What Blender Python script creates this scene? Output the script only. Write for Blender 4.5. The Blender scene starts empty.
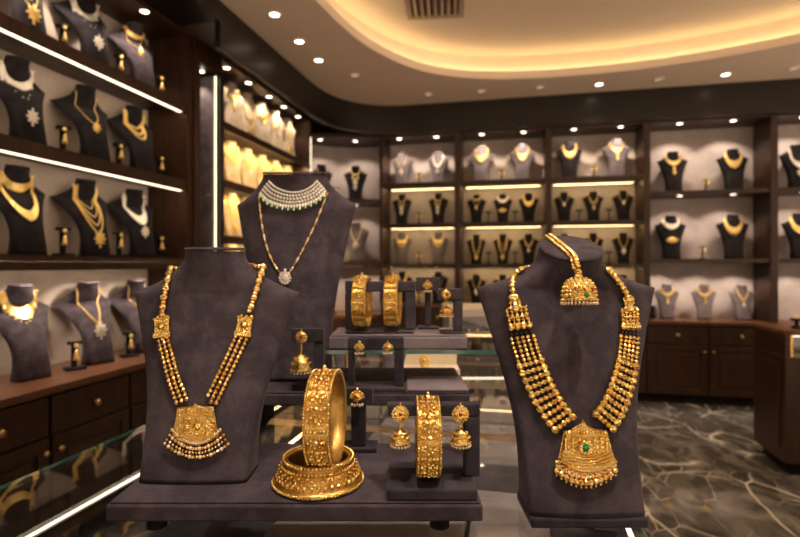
import bpy, math, random
from mathutils import Matrix, Vector
from math import sin, cos, pi, sqrt, radians

random.seed(7)
sc = bpy.context.scene
COL = sc.collection

# ------------------------------------------------------------------ camera, world, main lights, exposure
TH = radians(12.6)            # the display table is turned by this angle against the room
EYE = 1.35
F = 515.0                     # focal length in pixels of the 800 px frame
cam_d = bpy.data.cameras.new('camera')
cam = bpy.data.objects.new('camera', cam_d)
COL.objects.link(cam)
cam.location = (0, 0, EYE)
cam.rotation_euler = (pi / 2, 0, TH)
cam_d.sensor_width = 36
cam_d.lens = F / 800 * 36
cam_d.shift_y = -3.5 / 800
cam_d.clip_start = 0.02
cam_d.dof.use_dof = True
cam_d.dof.focus_distance = 0.77
cam_d.dof.aperture_fstop = 3.8
sc.camera = cam

sc.view_settings.view_transform = 'Standard'
sc.view_settings.look = 'None'
sc.view_settings.gamma = 1
sc.view_settings.use_curve_mapping = False
sc.view_settings.exposure = 0.0
sc.cycles.use_denoising = True
sc.cycles.max_bounces = 8
sc.cycles.diffuse_bounces = 3
sc.cycles.glossy_bounces = 4
sc.cycles.transmission_bounces = 4
sc.cycles.transparent_max_bounces = 16
sc.cycles.sample_clamp_indirect = 4
sc.cycles.caustics_reflective = False
sc.cycles.caustics_refractive = False

world = bpy.data.worlds.new('world')
sc.world = world
world.use_nodes = True
world.node_tree.nodes['Background'].inputs[0].default_value = (1.0, 0.74, 0.52, 1)
# added ambient fill: strong below the horizon to lift the ceiling, weak above
_nt = world.node_tree; _bg = _nt.nodes['Background']
_tc = _nt.nodes.new('ShaderNodeTexCoord'); _sx = _nt.nodes.new('ShaderNodeSeparateXYZ'); _mr = _nt.nodes.new('ShaderNodeMapRange')
_nt.links.new(_tc.outputs['Generated'], _sx.inputs[0]); _nt.links.new(_sx.outputs[2], _mr.inputs[0])
_mr.inputs[1].default_value = -0.15; _mr.inputs[2].default_value = 0.10; _mr.inputs[3].default_value = 2.2; _mr.inputs[4].default_value = 0.17
_nt.links.new(_mr.outputs[0], _bg.inputs[1])

WARM = (1.0, 0.70, 0.42)
SPOT_E = 1.0        # factor on the shelf spotlights
def spot(name, loc, power, size=radians(80), blend=0.6, col=WARM, target=None, radius=0.02, parent=None):
    d = bpy.data.lights.new(name, 'SPOT')
    d.energy = power; d.spot_size = size; d.spot_blend = blend; d.color = col; d.shadow_soft_size = radius
    o = bpy.data.objects.new(name, d); COL.objects.link(o); o.location = loc
    if target is not None:
        o.rotation_euler = (Vector(target) - Vector(loc)).to_track_quat('-Z', 'Y').to_euler()
    if parent: o.parent = parent
    return o

def D(X, Y, Z=0.0):
    """display-table coordinates (X right, Y away from the viewer) to the room"""
    return Vector((X * cos(TH) - Y * sin(TH), X * sin(TH) + Y * cos(TH), Z))

# the downlights in the raised ceiling over the sales counter
for X, Y, tx, ty, p in ((-0.75, 0.15, -0.25, 0.9, 115), (0.55, 0.2, 0.22, 0.8, 115), (-0.05, -0.35, 0.0, 0.85, 115), (-0.05, 0.45, -0.03, 1.18, 90)):
    spot('ceiling_spot', D(X, Y, 3.22), p, radians(50), 0.7, (1.0, 0.84, 0.68), D(tx, ty, 1.15), 0.035)
# general downlights further into the shop
for x, y, p in ((1.8, 2.6, 90), (2.6, 4.0, 90), (0.4, 3.2, 70), (3.4, 1.6, 90)):
    spot('ceiling_spot', (x, y, 3.22), p, radians(110), 0.8, WARM, (x, y, 0), 0.04)

# ------------------------------------------------------------------ materials
def mat(name):
    m = bpy.data.materials.new(name); m.use_nodes = True
    nt = m.node_tree; b = nt.nodes['Principled BSDF']
    return m, nt, b
def N(nt, t, **kw):
    n = nt.nodes.new(t)
    for k, v in kw.items():
        if k in n.inputs: n.inputs[k].default_value = v
        else: setattr(n, k, v)
    return n
def ramp(nt, fac, stops):
    r = nt.nodes.new('ShaderNodeValToRGB')
    els = r.color_ramp.elements
    while len(els) < len(stops): els.new(0.5)
    for e, (p, c) in zip(els, stops):
        e.position = p; e.color = (*c, 1)
    nt.links.new(fac, r.inputs[0])
    return r.outputs[0]
def bump(nt, b, h, strength, dist=0.001):
    n = N(nt, 'ShaderNodeBump'); n.inputs['Strength'].default_value = strength; n.inputs['Distance'].default_value = dist
    nt.links.new(h, n.inputs['Height']); nt.links.new(n.outputs[0], b.inputs['Normal'])
def coords(nt, scale=(1, 1, 1)):
    tc = N(nt, 'ShaderNodeTexCoord'); mp = N(nt, 'ShaderNodeMapping'); mp.inputs['Scale'].default_value = scale
    nt.links.new(tc.outputs['Object'], mp.inputs[0])
    return mp.outputs[0]

def suede(name, c1, c2, rough=0.9, sheen=0.35, scale=14):
    m, nt, b = mat(name)
    v = coords(nt)
    n = N(nt, 'ShaderNodeTexNoise', Scale=scale, Detail=6.0, Roughness=0.70, Distortion=0.25); nt.links.new(v, n.inputs['Vector'])
    nt.links.new(ramp(nt, n.outputs[0], [(0.40, c1), (0.60, c2)]), b.inputs['Base Color'])
    b.inputs['Roughness'].default_value = rough
    b.inputs['Sheen Weight'].default_value = sheen
    b.inputs['Sheen Roughness'].default_value = 0.4
    b.inputs['Sheen Tint'].default_value = (0.9, 0.75, 0.75, 1)
    b.inputs['Specular IOR Level'].default_value = 0.15
    f = N(nt, 'ShaderNodeTexNoise', Scale=900.0, Detail=2.0); nt.links.new(v, f.inputs['Vector'])
    bump(nt, b, f.outputs[0], 0.35, 0.0006)
    return m
def wood(name, c1, c2, rough=0.35, axis=(1, 1, 0.12)):
    m, nt, b = mat(name)
    v = coords(nt, tuple(a * 9 for a in axis))
    n = N(nt, 'ShaderNodeTexNoise', Scale=3.0, Detail=8.0, Roughness=0.65, Distortion=1.4); nt.links.new(v, n.inputs['Vector'])
    nt.links.new(ramp(nt, n.outputs[0], [(0.3, c1), (0.7, c2)]), b.inputs['Base Color'])
    b.inputs['Roughness'].default_value = rough
    bump(nt, b, n.outputs[0], 0.08, 0.002)
    return m
def plain(name, c, rough=0.6, metal=0.0, noise=0.0):
    m, nt, b = mat(name)
    b.inputs['Roughness'].default_value = rough; b.inputs['Metallic'].default_value = metal
    n = N(nt, 'ShaderNodeTexNoise', Scale=6.0, Detail=3.0); nt.links.new(coords(nt), n.inputs['Vector'])
    k = 1 - noise
    nt.links.new(ramp(nt, n.outputs[0], [(0.3, tuple(x * k for x in c)), (0.7, c)]), b.inputs['Base Color'])
    return m
def gold(name, c1, c2, rough=0.20, scale=420, strength=0.7, dist=0.0010):
    m, nt, b = mat(name)
    v = coords(nt)
    vo = N(nt, 'ShaderNodeTexVoronoi', Scale=scale); nt.links.new(v, vo.inputs['Vector'])
    n = N(nt, 'ShaderNodeTexNoise', Scale=60.0, Detail=3.0); nt.links.new(v, n.inputs['Vector'])
    nt.links.new(ramp(nt, n.outputs[0], [(0.35, c1), (0.65, c2)]), b.inputs['Base Color'])
    b.inputs['Metallic'].default_value = 1.0
    b.inputs['Roughness'].default_value = rough
    bump(nt, b, vo.outputs['Distance'], strength, dist)
    return m
def emit(name, c, s):
    m, nt, b = mat(name)
    b.inputs['Base Color'].default_value = (0.8, 0.7, 0.6, 1)
    b.inputs['Emission Color'].default_value = (*c, 1); b.inputs['Emission Strength'].default_value = s
    return m
def thin_glass(name, tint=(0.97, 0.985, 0.98), ior=1.5, rough=0.0):
    m = bpy.data.materials.new(name); m.use_nodes = True
    nt = m.node_tree; nt.nodes.clear()
    o = nt.nodes.new('ShaderNodeOutputMaterial'); mx = nt.nodes.new('ShaderNodeMixShader')
    t = nt.nodes.new('ShaderNodeBsdfTransparent'); t.inputs[0].default_value = (*tint, 1)
    g = nt.nodes.new('ShaderNodeBsdfGlossy'); g.inputs['Roughness'].default_value = rough
    fr = nt.nodes.new('ShaderNodeFresnel'); fr.inputs[0].default_value = ior
    ge = nt.nodes.new('ShaderNodeNewGeometry'); iv = nt.nodes.new('ShaderNodeMath'); iv.operation = 'SUBTRACT'; iv.inputs[0].default_value = 1.0
    ml = nt.nodes.new('ShaderNodeMath'); ml.operation = 'MULTIPLY'      # one glossy layer stands for both faces of the thin pane
    db = nt.nodes.new('ShaderNodeMath'); db.operation = 'MULTIPLY'; db.inputs[1].default_value = 1.8; db.use_clamp = True; nt.links.new(fr.outputs[0], db.inputs[0])
    nt.links.new(ge.outputs['Backfacing'], iv.inputs[1]); nt.links.new(iv.outputs[0], ml.inputs[0]); nt.links.new(db.outputs[0], ml.inputs[1])
    nt.links.new(ml.outputs[0], mx.inputs[0]); nt.links.new(t.outputs[0], mx.inputs[1])
    nt.links.new(g.outputs[0], mx.inputs[2]); nt.links.new(mx.outputs[0], o.inputs[0])
    return m
def gem(name, c, rough=0.08):
    m, nt, b = mat(name)
    b.inputs['Base Color'].default_value = (*c, 1); b.inputs['Roughness'].default_value = rough
    b.inputs['Coat Weight'].default_value = 0.6
    vo = N(nt, 'ShaderNodeTexVoronoi', Scale=300.0); nt.links.new(coords(nt), vo.inputs['Vector'])
    bump(nt, b, vo.outputs['Distance'], 0.3, 0.0004)
    return m

SUEDE = suede('slate_suede', (0.040, 0.031, 0.039), (0.072, 0.057, 0.069), sheen=0.09, scale=20)
SUEDE_D = suede('charcoal_suede', (0.026, 0.022, 0.029), (0.050, 0.043, 0.053), sheen=0.12)
SUEDE_L = suede('mauve_grey_suede', (0.15, 0.122, 0.142), (0.24, 0.20, 0.226), scale=9)
BLACKV = suede('black_velvet', (0.012, 0.010, 0.012), (0.022, 0.018, 0.021), sheen=0.04)
CREAM = suede('cream_linen', (0.48, 0.38, 0.27), (0.60, 0.49, 0.36), sheen=0.1)
BACKP = suede('taupe_wall_fabric', (0.46, 0.39, 0.33), (0.54, 0.46, 0.40), sheen=0.1, scale=5)
BACKG = suede('pale_greige_wall_fabric', (0.42, 0.36, 0.34), (0.50, 0.43, 0.41), sheen=0.1, scale=5)
WOOD = wood('dark_walnut', (0.016, 0.0060, 0.0028), (0.056, 0.021, 0.009), 0.40)
WOODT = wood('walnut_counter_top', (0.080, 0.034, 0.017), (0.17, 0.075, 0.037), 0.28, (1, 0.12, 1))
WOODB = wood('black_brown_fascia', (0.005, 0.0035, 0.003), (0.011, 0.007, 0.005), 0.34, (0.12, 0.12, 1))
CEIL = plain('warm_ceiling_paint', (0.88, 0.72, 0.58), 0.8, 0, 0.03)
GOLD = gold('chased_gold', (0.93, 0.62, 0.17), (1.0, 0.78, 0.32))
GOLD_D = gold('antique_gold', (0.82, 0.52, 0.16), (1.0, 0.74, 0.34), 0.24)
GOLD_S = gold('polished_gold', (0.90, 0.55, 0.14), (1.0, 0.68, 0.24), 0.2, 300, 0.2)
GOLD_B = gold('bright_yellow_gold', (0.98, 0.66, 0.18), (1.0, 0.80, 0.36), 0.45, 120, 0.5, 0.002)
BRASS = plain('brushed_brass', (0.75, 0.52, 0.25), 0.3, 1.0)
GREYB = suede('pale_bust_suede', (0.13, 0.108, 0.122), (0.18, 0.152, 0.168), sheen=0.1)
GOLD_SHADE = gold('shaded_gold_ground', (0.58, 0.34, 0.09), (0.85, 0.56, 0.18), 0.32, 600, 0.5, 0.0008)  # ground painted darker for the shade in the crevices of the relief
DIAM = gold('diamond_pave', (0.88, 0.80, 0.68), (1.0, 0.95, 0.86), 0.3, 500, 0.6)
DIAM.node_tree.nodes['Principled BSDF'].inputs['Metallic'].default_value = 0.35
PEARL = gem('seed_pearl', (0.82, 0.60, 0.38), 0.25)
EMER = gem('emerald', (0.0, 0.22, 0.04))
RUBY = gem('ruby', (0.30, 0.01, 0.02))
BLKB = gem('black_bead', (0.02, 0.008, 0.008))
LED = emit('warm_led', (1.0, 0.80, 0.56), 3.2)
LED_W = emit('added_warm_led', (1.0, 0.78, 0.56), 22)
LED_Y = emit('added_golden_led', (1.0, 0.72, 0.38), 26)
LED_M = emit('bay_golden_led', (1.0, 0.66, 0.28), 55)
LED_H = emit('soft_golden_led', (1.0, 0.70, 0.32), 11)
LED_V = emit('white_led', (1.0, 0.80, 0.56), 3.0)
COVE = emit('cove_led', (1.0, 0.80, 0.40), 8.5)
LAMP = emit('lamp_lens', (1.0, 0.86, 0.66), 9)
CREAM_L = suede('bright_cream_satin', (0.80, 0.68, 0.48), (0.88, 0.77, 0.57), sheen=0.1)
LAMP_DIM = emit('dimmed_lamp_lens', (1.0, 0.8, 0.6), 0.35)
PADM = suede('pale_mauve_pad_suede', (0.26, 0.215, 0.225), (0.38, 0.32, 0.33), scale=8)
GLASS = thin_glass('clear_glass')
GEDGE = gem('green_glass_edge', (0.05, 0.16, 0.13), 0.2)
WHITEM = plain('white_enamel', (0.85, 0.78, 0.68), 0.35)
GRILL = plain('vent_enamel', (0.45, 0.33, 0.25), 0.6)
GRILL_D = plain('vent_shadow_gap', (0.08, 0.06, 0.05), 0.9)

def marble():
    m, nt, b = mat('dark_marble')
    v = coords(nt, (1.0, 0.62, 1.0))
    w = N(nt, 'ShaderNodeTexNoise', Scale=2.2, Detail=3.0, Distortion=0.2); nt.links.new(v, w.inputs['Vector'])
    mx = N(nt, 'ShaderNodeMix', data_type='VECTOR'); mx.inputs['Factor'].default_value = 0.16
    nt.links.new(v, mx.inputs[4]); nt.links.new(w.outputs['Color'], mx.inputs[5])
    vo = N(nt, 'ShaderNodeTexVoronoi', feature='DISTANCE_TO_EDGE'); vo.inputs['Scale'].default_value = 2.7
    nt.links.new(mx.outputs[1], vo.inputs['Vector'])
    vein = ramp(nt, vo.outputs['Distance'], [(0.0, (1, 1, 1)), (0.007, (0.35, 0.35, 0.35)), (0.022, (0, 0, 0))])
    n2 = N(nt, 'ShaderNodeTexNoise', Scale=2.2, Detail=2.0); nt.links.new(v, n2.inputs['Vector'])
    gate = ramp(nt, n2.outputs[0], [(0.44, (0.0, 0.0, 0.0)), (0.56, (1, 1, 1))])
    mul = N(nt, 'ShaderNodeMath', operation='MULTIPLY'); nt.links.new(vein, mul.inputs[0]); nt.links.new(gate, mul.inputs[1])
    n3 = N(nt, 'ShaderNodeTexNoise', Scale=5.0, Detail=8.0, Distortion=1.5); nt.links.new(v, n3.inputs['Vector'])
    base = ramp(nt, n3.outputs[0], [(0.32, (0.045, 0.042, 0.040)), (0.52, (0.105, 0.098, 0.094)), (0.74, (0.24, 0.225, 0.215))])
    cm = N(nt, 'ShaderNodeMix', data_type='RGBA'); vf = N(nt, 'ShaderNodeTexVoronoi', feature='DISTANCE_TO_EDGE'); vf.inputs['Scale'].default_value = 6.0; nt.links.new(mx.outputs[1], vf.inputs['Vector'])
    fine = ramp(nt, vf.outputs['Distance'], [(0.0, (0.75, 0.75, 0.75)), (0.016, (0, 0, 0))])
    n4 = N(nt, 'ShaderNodeTexNoise', Scale=3.4, Detail=2.0); nt.links.new(v, n4.inputs['Vector'])
    m2 = N(nt, 'ShaderNodeMath', operation='MULTIPLY'); nt.links.new(fine, m2.inputs[0]); nt.links.new(ramp(nt, n4.outputs[0], [(0.46, (0, 0, 0)), (0.58, (1, 1, 1))]), m2.inputs[1])
    ad = N(nt, 'ShaderNodeMath', operation='MAXIMUM'); nt.links.new(mul.outputs[0], ad.inputs[0]); nt.links.new(m2.outputs[0], ad.inputs[1])
    nt.links.new(ad.outputs[0], cm.inputs[0])
    nt.links.new(base, cm.inputs[6]); cm.inputs[7].default_value = (0.92, 0.88, 0.82, 1)
    nt.links.new(cm.outputs[2], b.inputs['Base Color'])
    b.inputs['Roughness'].default_value = 0.05
    b.inputs['Specular IOR Level'].default_value = 0.8
    return m
MARBLE = marble()

# ------------------------------------------------------------------ mesh helpers
class MB:
    def __init__(s, M=None):
        s.v = []; s.f = []; s.sm = []; s.M = M or Matrix.Identity(4)
    def add(s, vs, fs, smooth=False, M=None):
        M = s.M @ M if M is not None else s.M
        o = len(s.v)
        s.v += [tuple(M @ Vector(p)) for p in vs]
        s.f += [tuple(i + o for i in f) for f in fs]
        s.sm += [smooth] * len(fs)
        return s
    def box(s, x0, x1, y0, y1, z0, z1, M=None):
        vs = [(x, y, z) for z in (z0, z1) for y in (y0, y1) for x in (x0, x1)]
        return s.add(vs, [(0, 2, 3, 1), (4, 5, 7, 6), (0, 1, 5, 4), (2, 6, 7, 3), (0, 4, 6, 2), (1, 3, 7, 5)], False, M)
    def lathe(s, prof, n=24, M=None, smooth=True, cap0=True, cap1=True, sx=1, sy=1):
        vs = []; fs = []
        for r, z in prof:
            for k in range(n):
                a = 2 * pi * k / n
                vs.append((r * cos(a) * sx, r * sin(a) * sy, z))
        for j in range(len(prof) - 1):
            for k in range(n):
                k2 = (k + 1) % n
                fs.append((j * n + k, j * n + k2, (j + 1) * n + k2, (j + 1) * n + k))
        s.add(vs, fs, smooth, M)
        o = len(s.v) - len(vs)
        if cap0: s.f.append(tuple(o + k for k in range(n - 1, -1, -1))); s.sm.append(False)
        if cap1:
            b = o + (len(prof) - 1) * n
            s.f.append(tuple(b + k for k in range(n))); s.sm.append(False)
        return s
    def sph(s, c, r, n=10, m=6, M=None):
        rx, ry, rz = (r, r, r) if not hasattr(r, '__len__') else r
        vs = [(c[0], c[1], c[2] - rz)]
        for j in range(1, m):
            p = -pi / 2 + pi * j / m
            for k in range(n):
                a = 2 * pi * k / n
                vs.append((c[0] + rx * cos(p) * cos(a), c[1] + ry * cos(p) * sin(a), c[2] + rz * sin(p)))
        vs.append((c[0], c[1], c[2] + rz))
        fs = []
        for k in range(n): fs.append((0, 1 + (k + 1) % n, 1 + k))
        for j in range(m - 2):
            for k in range(n):
                a = 1 + j * n + k; b = 1 + j * n + (k + 1) % n
                fs.append((a, b, b + n, a + n))
        t = len(vs) - 1; q = 1 + (m - 2) * n
        for k in range(n): fs.append((q + k, q + (k + 1) % n, t))
        return s.add(vs, fs, True, M)
    def tube(s, pts, r, n=8, closed=False, M=None):
        pts = [Vector(p) for p in pts]; L = len(pts); vs = []; fs = []
        up = Vector((0.13, 0.21, 0.97))
        for i, p in enumerate(pts):
            a = pts[(i - 1) % L] if (closed or i > 0) else p
            b = pts[(i + 1) % L] if (closed or i < L - 1) else p
            t = (b - a)
            if t.length < 1e-9: t = Vector((0, 0, 1))
            t.normalize()
            u = t.cross(up)
            if u.length < 0.05: u = t.cross(Vector((1, 0, 0)))
            u.normalize(); w = t.cross(u)
            rr = r[i] if hasattr(r, '__len__') else r
            for k in range(n):
                g = 2 * pi * k / n
                vs.append(tuple(p + u * cos(g) * rr + w * sin(g) * rr))
        for i in range(L if closed else L - 1):
            j = (i + 1) % L
            for k in range(n):
                k2 = (k + 1) % n
                fs.append((i * n + k, i * n + k2, j * n + k2, j * n + k))
        if not closed:
            fs.append(tuple(range(n - 1, -1, -1))); fs.append(tuple((L - 1) * n + k for k in range(n)))
        return s.add(vs, fs, True, M)
    def prism(s, poly, z0, z1, M=None):
        n = len(poly)
        vs = [(x, y, z0) for x, y in poly] + [(x, y, z1) for x, y in poly]
        fs = [tuple(range(n - 1, -1, -1)), tuple(range(n, 2 * n))] + [(i, (i + 1) % n, n + (i + 1) % n, n + i) for i in range(n)]
        return s.add(vs, fs, False, M)
    def mesh(s, name, m):
        me = bpy.data.meshes.new(name); me.from_pydata(s.v, [], s.f); me.update()
        me.polygons.foreach_set('use_smooth', s.sm)
        me.materials.append(m)
        return me

def put(name, me, parent=None, loc=(0, 0, 0), rz=0.0, sc_=1.0, bev=0.0, seg=2, fix=False):
    o = bpy.data.objects.new(name, me); COL.objects.link(o)
    o.location = loc; o.rotation_euler = (0, 0, rz)
    o.scale = (sc_,) * 3 if not hasattr(sc_, '__len__') else sc_
    if parent: o.parent = parent
    if bev:
        b = o.modifiers.new('bevel', 'BEVEL'); b.width = bev; b.segments = seg; b.limit_method = 'ANGLE'; b.angle_limit = radians(40)
    return o
def obj(name, mb, m, parent=None, **kw):
    return put(name, mb.mesh(name, m), parent, **kw)
def tag(o, label, cat, group=None):
    o['label'] = label; o['category'] = cat
    if group: o['group'] = group
    return o
def thing(name, label, cat, loc=(0, 0, 0), rz=0.0, group=None, sc_=1.0):
    o = bpy.data.objects.new(name, None); COL.objects.link(o)
    o.empty_display_size = 0.02
    o.location = loc; o.rotation_euler = (0, 0, rz); o.scale = (sc_,) * 3
    return tag(o, label, cat, group)
def struct(name, mb, m, **kw):
    o = obj(name, mb, m, **kw); o['kind'] = 'structure'; return o
def T(x, y, z): return Matrix.Translation((x, y, z))
def RX(a): return Matrix.Rotation(a, 4, 'X')
def RY(a): return Matrix.Rotation(a, 4, 'Y')
def RZ(a): return Matrix.Rotation(a, 4, 'Z')

# ------------------------------------------------------------------ the room
X0, X1, Y0, Y1 = -2.5, 4.6, -2.2, 5.9
struct('floor', MB().box(X0, X1, Y0, Y1, -0.05, 0.0), MARBLE)
struct('wall_left', MB().box(X0 - 0.1, X0, Y0, Y1 + 0.1, 0, 3.4), WOOD)
struct('wall_back', MB().box(X0, X1, Y1, Y1 + 0.1, 0, 3.4), WOOD)
struct('wall_right', MB().box(X1, X1 + 0.1, 5.2, Y1 + 0.1, 0, 3.4), BACKP)
# suspended ceiling with the free-form raised tray
ZC, ZU = 3.05, 3.30
CP = [(-1.28, 2.5), (-1.25, 3.10), (-1.13, 3.82), (-.817, 4.42), (-.315, 4.74), (.395, 4.85), (1.25, 4.78), (2.13, 4.50), (3.1, 3.9), (3.6, 2.8), (3.3, 1.4), (2.2, 0.5), (0.8, 0.2), (-0.5, 0.5), (-1.15, 1.5)]
def catmull(P, k=8):
    out = []; n = len(P)
    for i in range(n):
        a, b, c, d = (Vector(P[(i + j - 1) % n]) for j in range(4))
        for q in range(k):
            t = q / k
            out.append(0.5 * ((2 * b) + (c - a) * t + (2 * a - 5 * b + 4 * c - d) * t * t + (3 * b - a - 3 * c + d) * t ** 3))
    return out
cc = catmull(CP)
cen = Vector((1.1, 2.4))
def offs(P, d): return [p + (p - cen).normalized() * d for p in P]
def rect_hit(p):
    dv = (p - cen).normalized(); t = 1e9
    for lo, hi, c, q in ((X0, X1, cen.x, dv.x), (Y0, Y1, cen.y, dv.y)):
        if q > 1e-9: t = min(t, (hi - c) / q)
        elif q < -1e-9: t = min(t, (lo - c) / q)
    return cen + dv * t
def ring_strip(mb, A, za, B, zb, smooth=False):
    n = len(A); vs = [(p.x, p.y, za) for p in A] + [(p.x, p.y, zb) for p in B]
    mb.add(vs, [(i, (i + 1) % n, n + (i + 1) % n, n + i) for i in range(n)], smooth)
outer = [rect_hit(p) for p in cc]
for cx_, cy_ in ((X0, Y0), (X0, Y1), (X1, Y0), (X1, Y1)):      # snap the nearest rays to the corners
    i = min(range(len(outer)), key=lambda k: (outer[k] - Vector((cx_, cy_))).length); outer[i] = Vector((cx_, cy_))
cb = MB()
ring_strip(cb, outer, ZC, cc, ZC)
ring_strip(cb, cc, ZC, cc, ZC + 0.07, True)
ring_strip(cb, cc, ZC + 0.07, offs(cc, 0.12), ZC + 0.07)
ring_strip(cb, offs(cc, 0.12), ZC + 0.07, offs(cc, 0.12), ZU, True)
cb.add([(p.x, p.y, ZU) for p in offs(cc, 0.12)], [tuple(range(len(cc)))])
cb.box(X0, X1, Y0, Y1, ZU + 0.05, ZU + 0.1)
struct('ceiling', cb, CEIL)
lb = MB(); a, b = offs(cc, 0.07), offs(cc, 0.09)
ring_strip(lb, a, ZC + 0.082, b, ZC + 0.082); ring_strip(lb, a, ZC + 0.072, a, ZC + 0.082); ring_strip(lb, b, ZC + 0.082, b, ZC + 0.072)
tag(obj('cove_light_strip', lb, COVE), 'glowing warm light strip hidden behind the curved lip of the ceiling tray', 'light strip')

# dark fascia above the cabinets, with the rounded corner
def arc_pts():
    P = [(-1.85, 2.98), (-1.85, 4.45)]
    for k in range(1, 10):
        t = k / 10; a, b, c = Vector((-1.85, 4.45)), Vector((-1.85, 5.36)), Vector((-1.05, 5.36))
        q = (1 - t) ** 2 * a + 2 * t * (1 - t) * b + t * t * c; P.append((q.x, q.y))
    return P + [(-1.05, 5.36), (4.6, 5.36)]
AP = arc_pts()
fb = MB()
vs = []
for x, y in AP: vs += [(x, y, 2.75), (x, y, ZC - 0.001)]
fb.add(vs, [(2 * i, 2 * i + 1, 2 * i + 3, 2 * i + 2) for i in range(len(AP) - 1)], True)
BPx = []
for i, (x, y) in enumerate(AP):
    p = Vector(AP[max(i - 1, 0)]); q = Vector(AP[min(i + 1, len(AP) - 1)]); t = (q - p).normalized(); BPx.append((x - t.y * 0.04, y + t.x * 0.04))
vs = []
for x, y in BPx: vs += [(x, y, 2.75), (x, y, ZC - 0.001)]
fb.add(vs, [(2 * i, 2 * i + 2, 2 * i + 3, 2 * i + 1) for i in range(len(BPx) - 1)], True)
vs = [(x, y, 2.75) for x, y in AP] + [(x, y, 2.75) for x, y in BPx]; n = len(AP)
fb.add(vs, [(i, i + 1, n + i + 1, n + i) for i in range(n - 1)])
fb.add([(AP[0][0], AP[0][1], 2.75), (BPx[0][0], BPx[0][1], 2.75), (BPx[0][0], BPx[0][1], ZC), (AP[0][0], AP[0][1], ZC)], [(0, 1, 2, 3)])
struct('trim_1', fb, WOODB)
struct('trim_2', MB().box(-2.5, -1.85, 0.6, 2.979, 2.92, ZC - 0.001), WOODB)
# ------------------------------------------------------------------ shelf bays
def B6(x0, x1, y0, y1, z0, z1): return MB().box(min(x0, x1), max(x0, x1), min(y0, y1), max(y0, y1), z0, z1)
disc_me = MB().lathe([(0.024, 0.0), (0.024, -0.004)], 20).mesh('lens', LAMP)
rim_me = MB().lathe([(0.025, 0.0), (0.025, -0.005), (0.032, -0.006), (0.035, 0.0)], 20, cap0=False, cap1=False).mesh('rim', BRASS)
def shelf_spot(root, x, y, z, power, tgt=None, rot=0.0):
    r = put('spotlight', rim_me, root, (x, y, z)); put('lens', disc_me, r, (0, 0, 0))
    p = root.location + Matrix.Rotation(root.rotation_euler[2], 3, 'Z') @ Vector((x, y, z - 0.02))
    bk = root.location + Matrix.Rotation(root.rotation_euler[2], 3, 'Z') @ Vector((x, y + 0.20, z - 0.6))
    spot('shelf_spot', p, power * SPOT_E, radians(105), 0.5, (1.0, 0.80, 0.62), bk, 0.015)

def back_bay(label, x0, x1, shelves, counter, top_spots, led_rows, low_spots=(), pane=BACKP, yf=5.45, yb=5.80):
    t = thing('shelf_bay', label, 'shelf unit', ((x0 + x1) / 2, yf, 0), group=None)
    c = (x0 + x1) / 2
    def P(name, a, b, y0, y1, z0, z1, m, par=t, **k): return obj(name, B6(a - c, b - c, y0 - yf, y1 - yf, z0, z1), m, par, **k)
    P('back_panel', x0, x1, yb, yb + 0.03, counter, 2.75, pane)
    P('side_panel', x0 - 0.002, x0 + 0.030, yf - 0.02, yb, counter + 0.001, 2.75, WOOD, bev=0.002)
    P('side_panel', x1 - 0.030, x1 + 0.002, yf - 0.02, yb, counter + 0.001, 2.75, WOOD, bev=0.002)
    P('top_panel', x0 + 0.03, x1 - 0.03, yf - 0.02, yb, 2.735, 2.775, WOOD)
    for i, z in enumerate(shelves):
        s = P('shelf', x0 + 0.031, x1 - 0.031, yf, yb, z - 0.04, z, WOOD, bev=0.002)
        if i in led_rows:
            P('led_strip', x0 + 0.035, x1 - 0.035, yf + 0.013, yf + 0.033, z - 0.043, z - 0.0401, LED_Y); P('shelf_lip', x0 + 0.031, x1 - 0.031, yf, yf + 0.012, z - 0.052, z - 0.0401, WOOD)  # second strip and its lip added, out of sight, to light the back panel
            P('led_strip', x0 + 0.07, x1 - 0.07, yf + 0.25, yf + 0.27, z - 0.0425, z - 0.0401, LED_H)
    if -1 in led_rows: P('led_strip', x0 + 0.05, x1 - 0.05, yf + 0.02, yf + 0.032, 2.722, 2.7349, LED_Y)
    for x in top_spots: shelf_spot(t, x - c, 0.06, 2.735, 13, None)
    for i, x in low_spots: shelf_spot(t, x - c, 0.06, shelves[i] - 0.04, 9, None)
    # the lamps of a bay stand where its lenses are
    return t
S4 = [2.24, 1.80, 1.365]
xA0, xA1, xB1, xC1, xD1, xE1 = -1.441, -0.594, 0.333, 1.257, 2.354, 3.35
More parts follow.
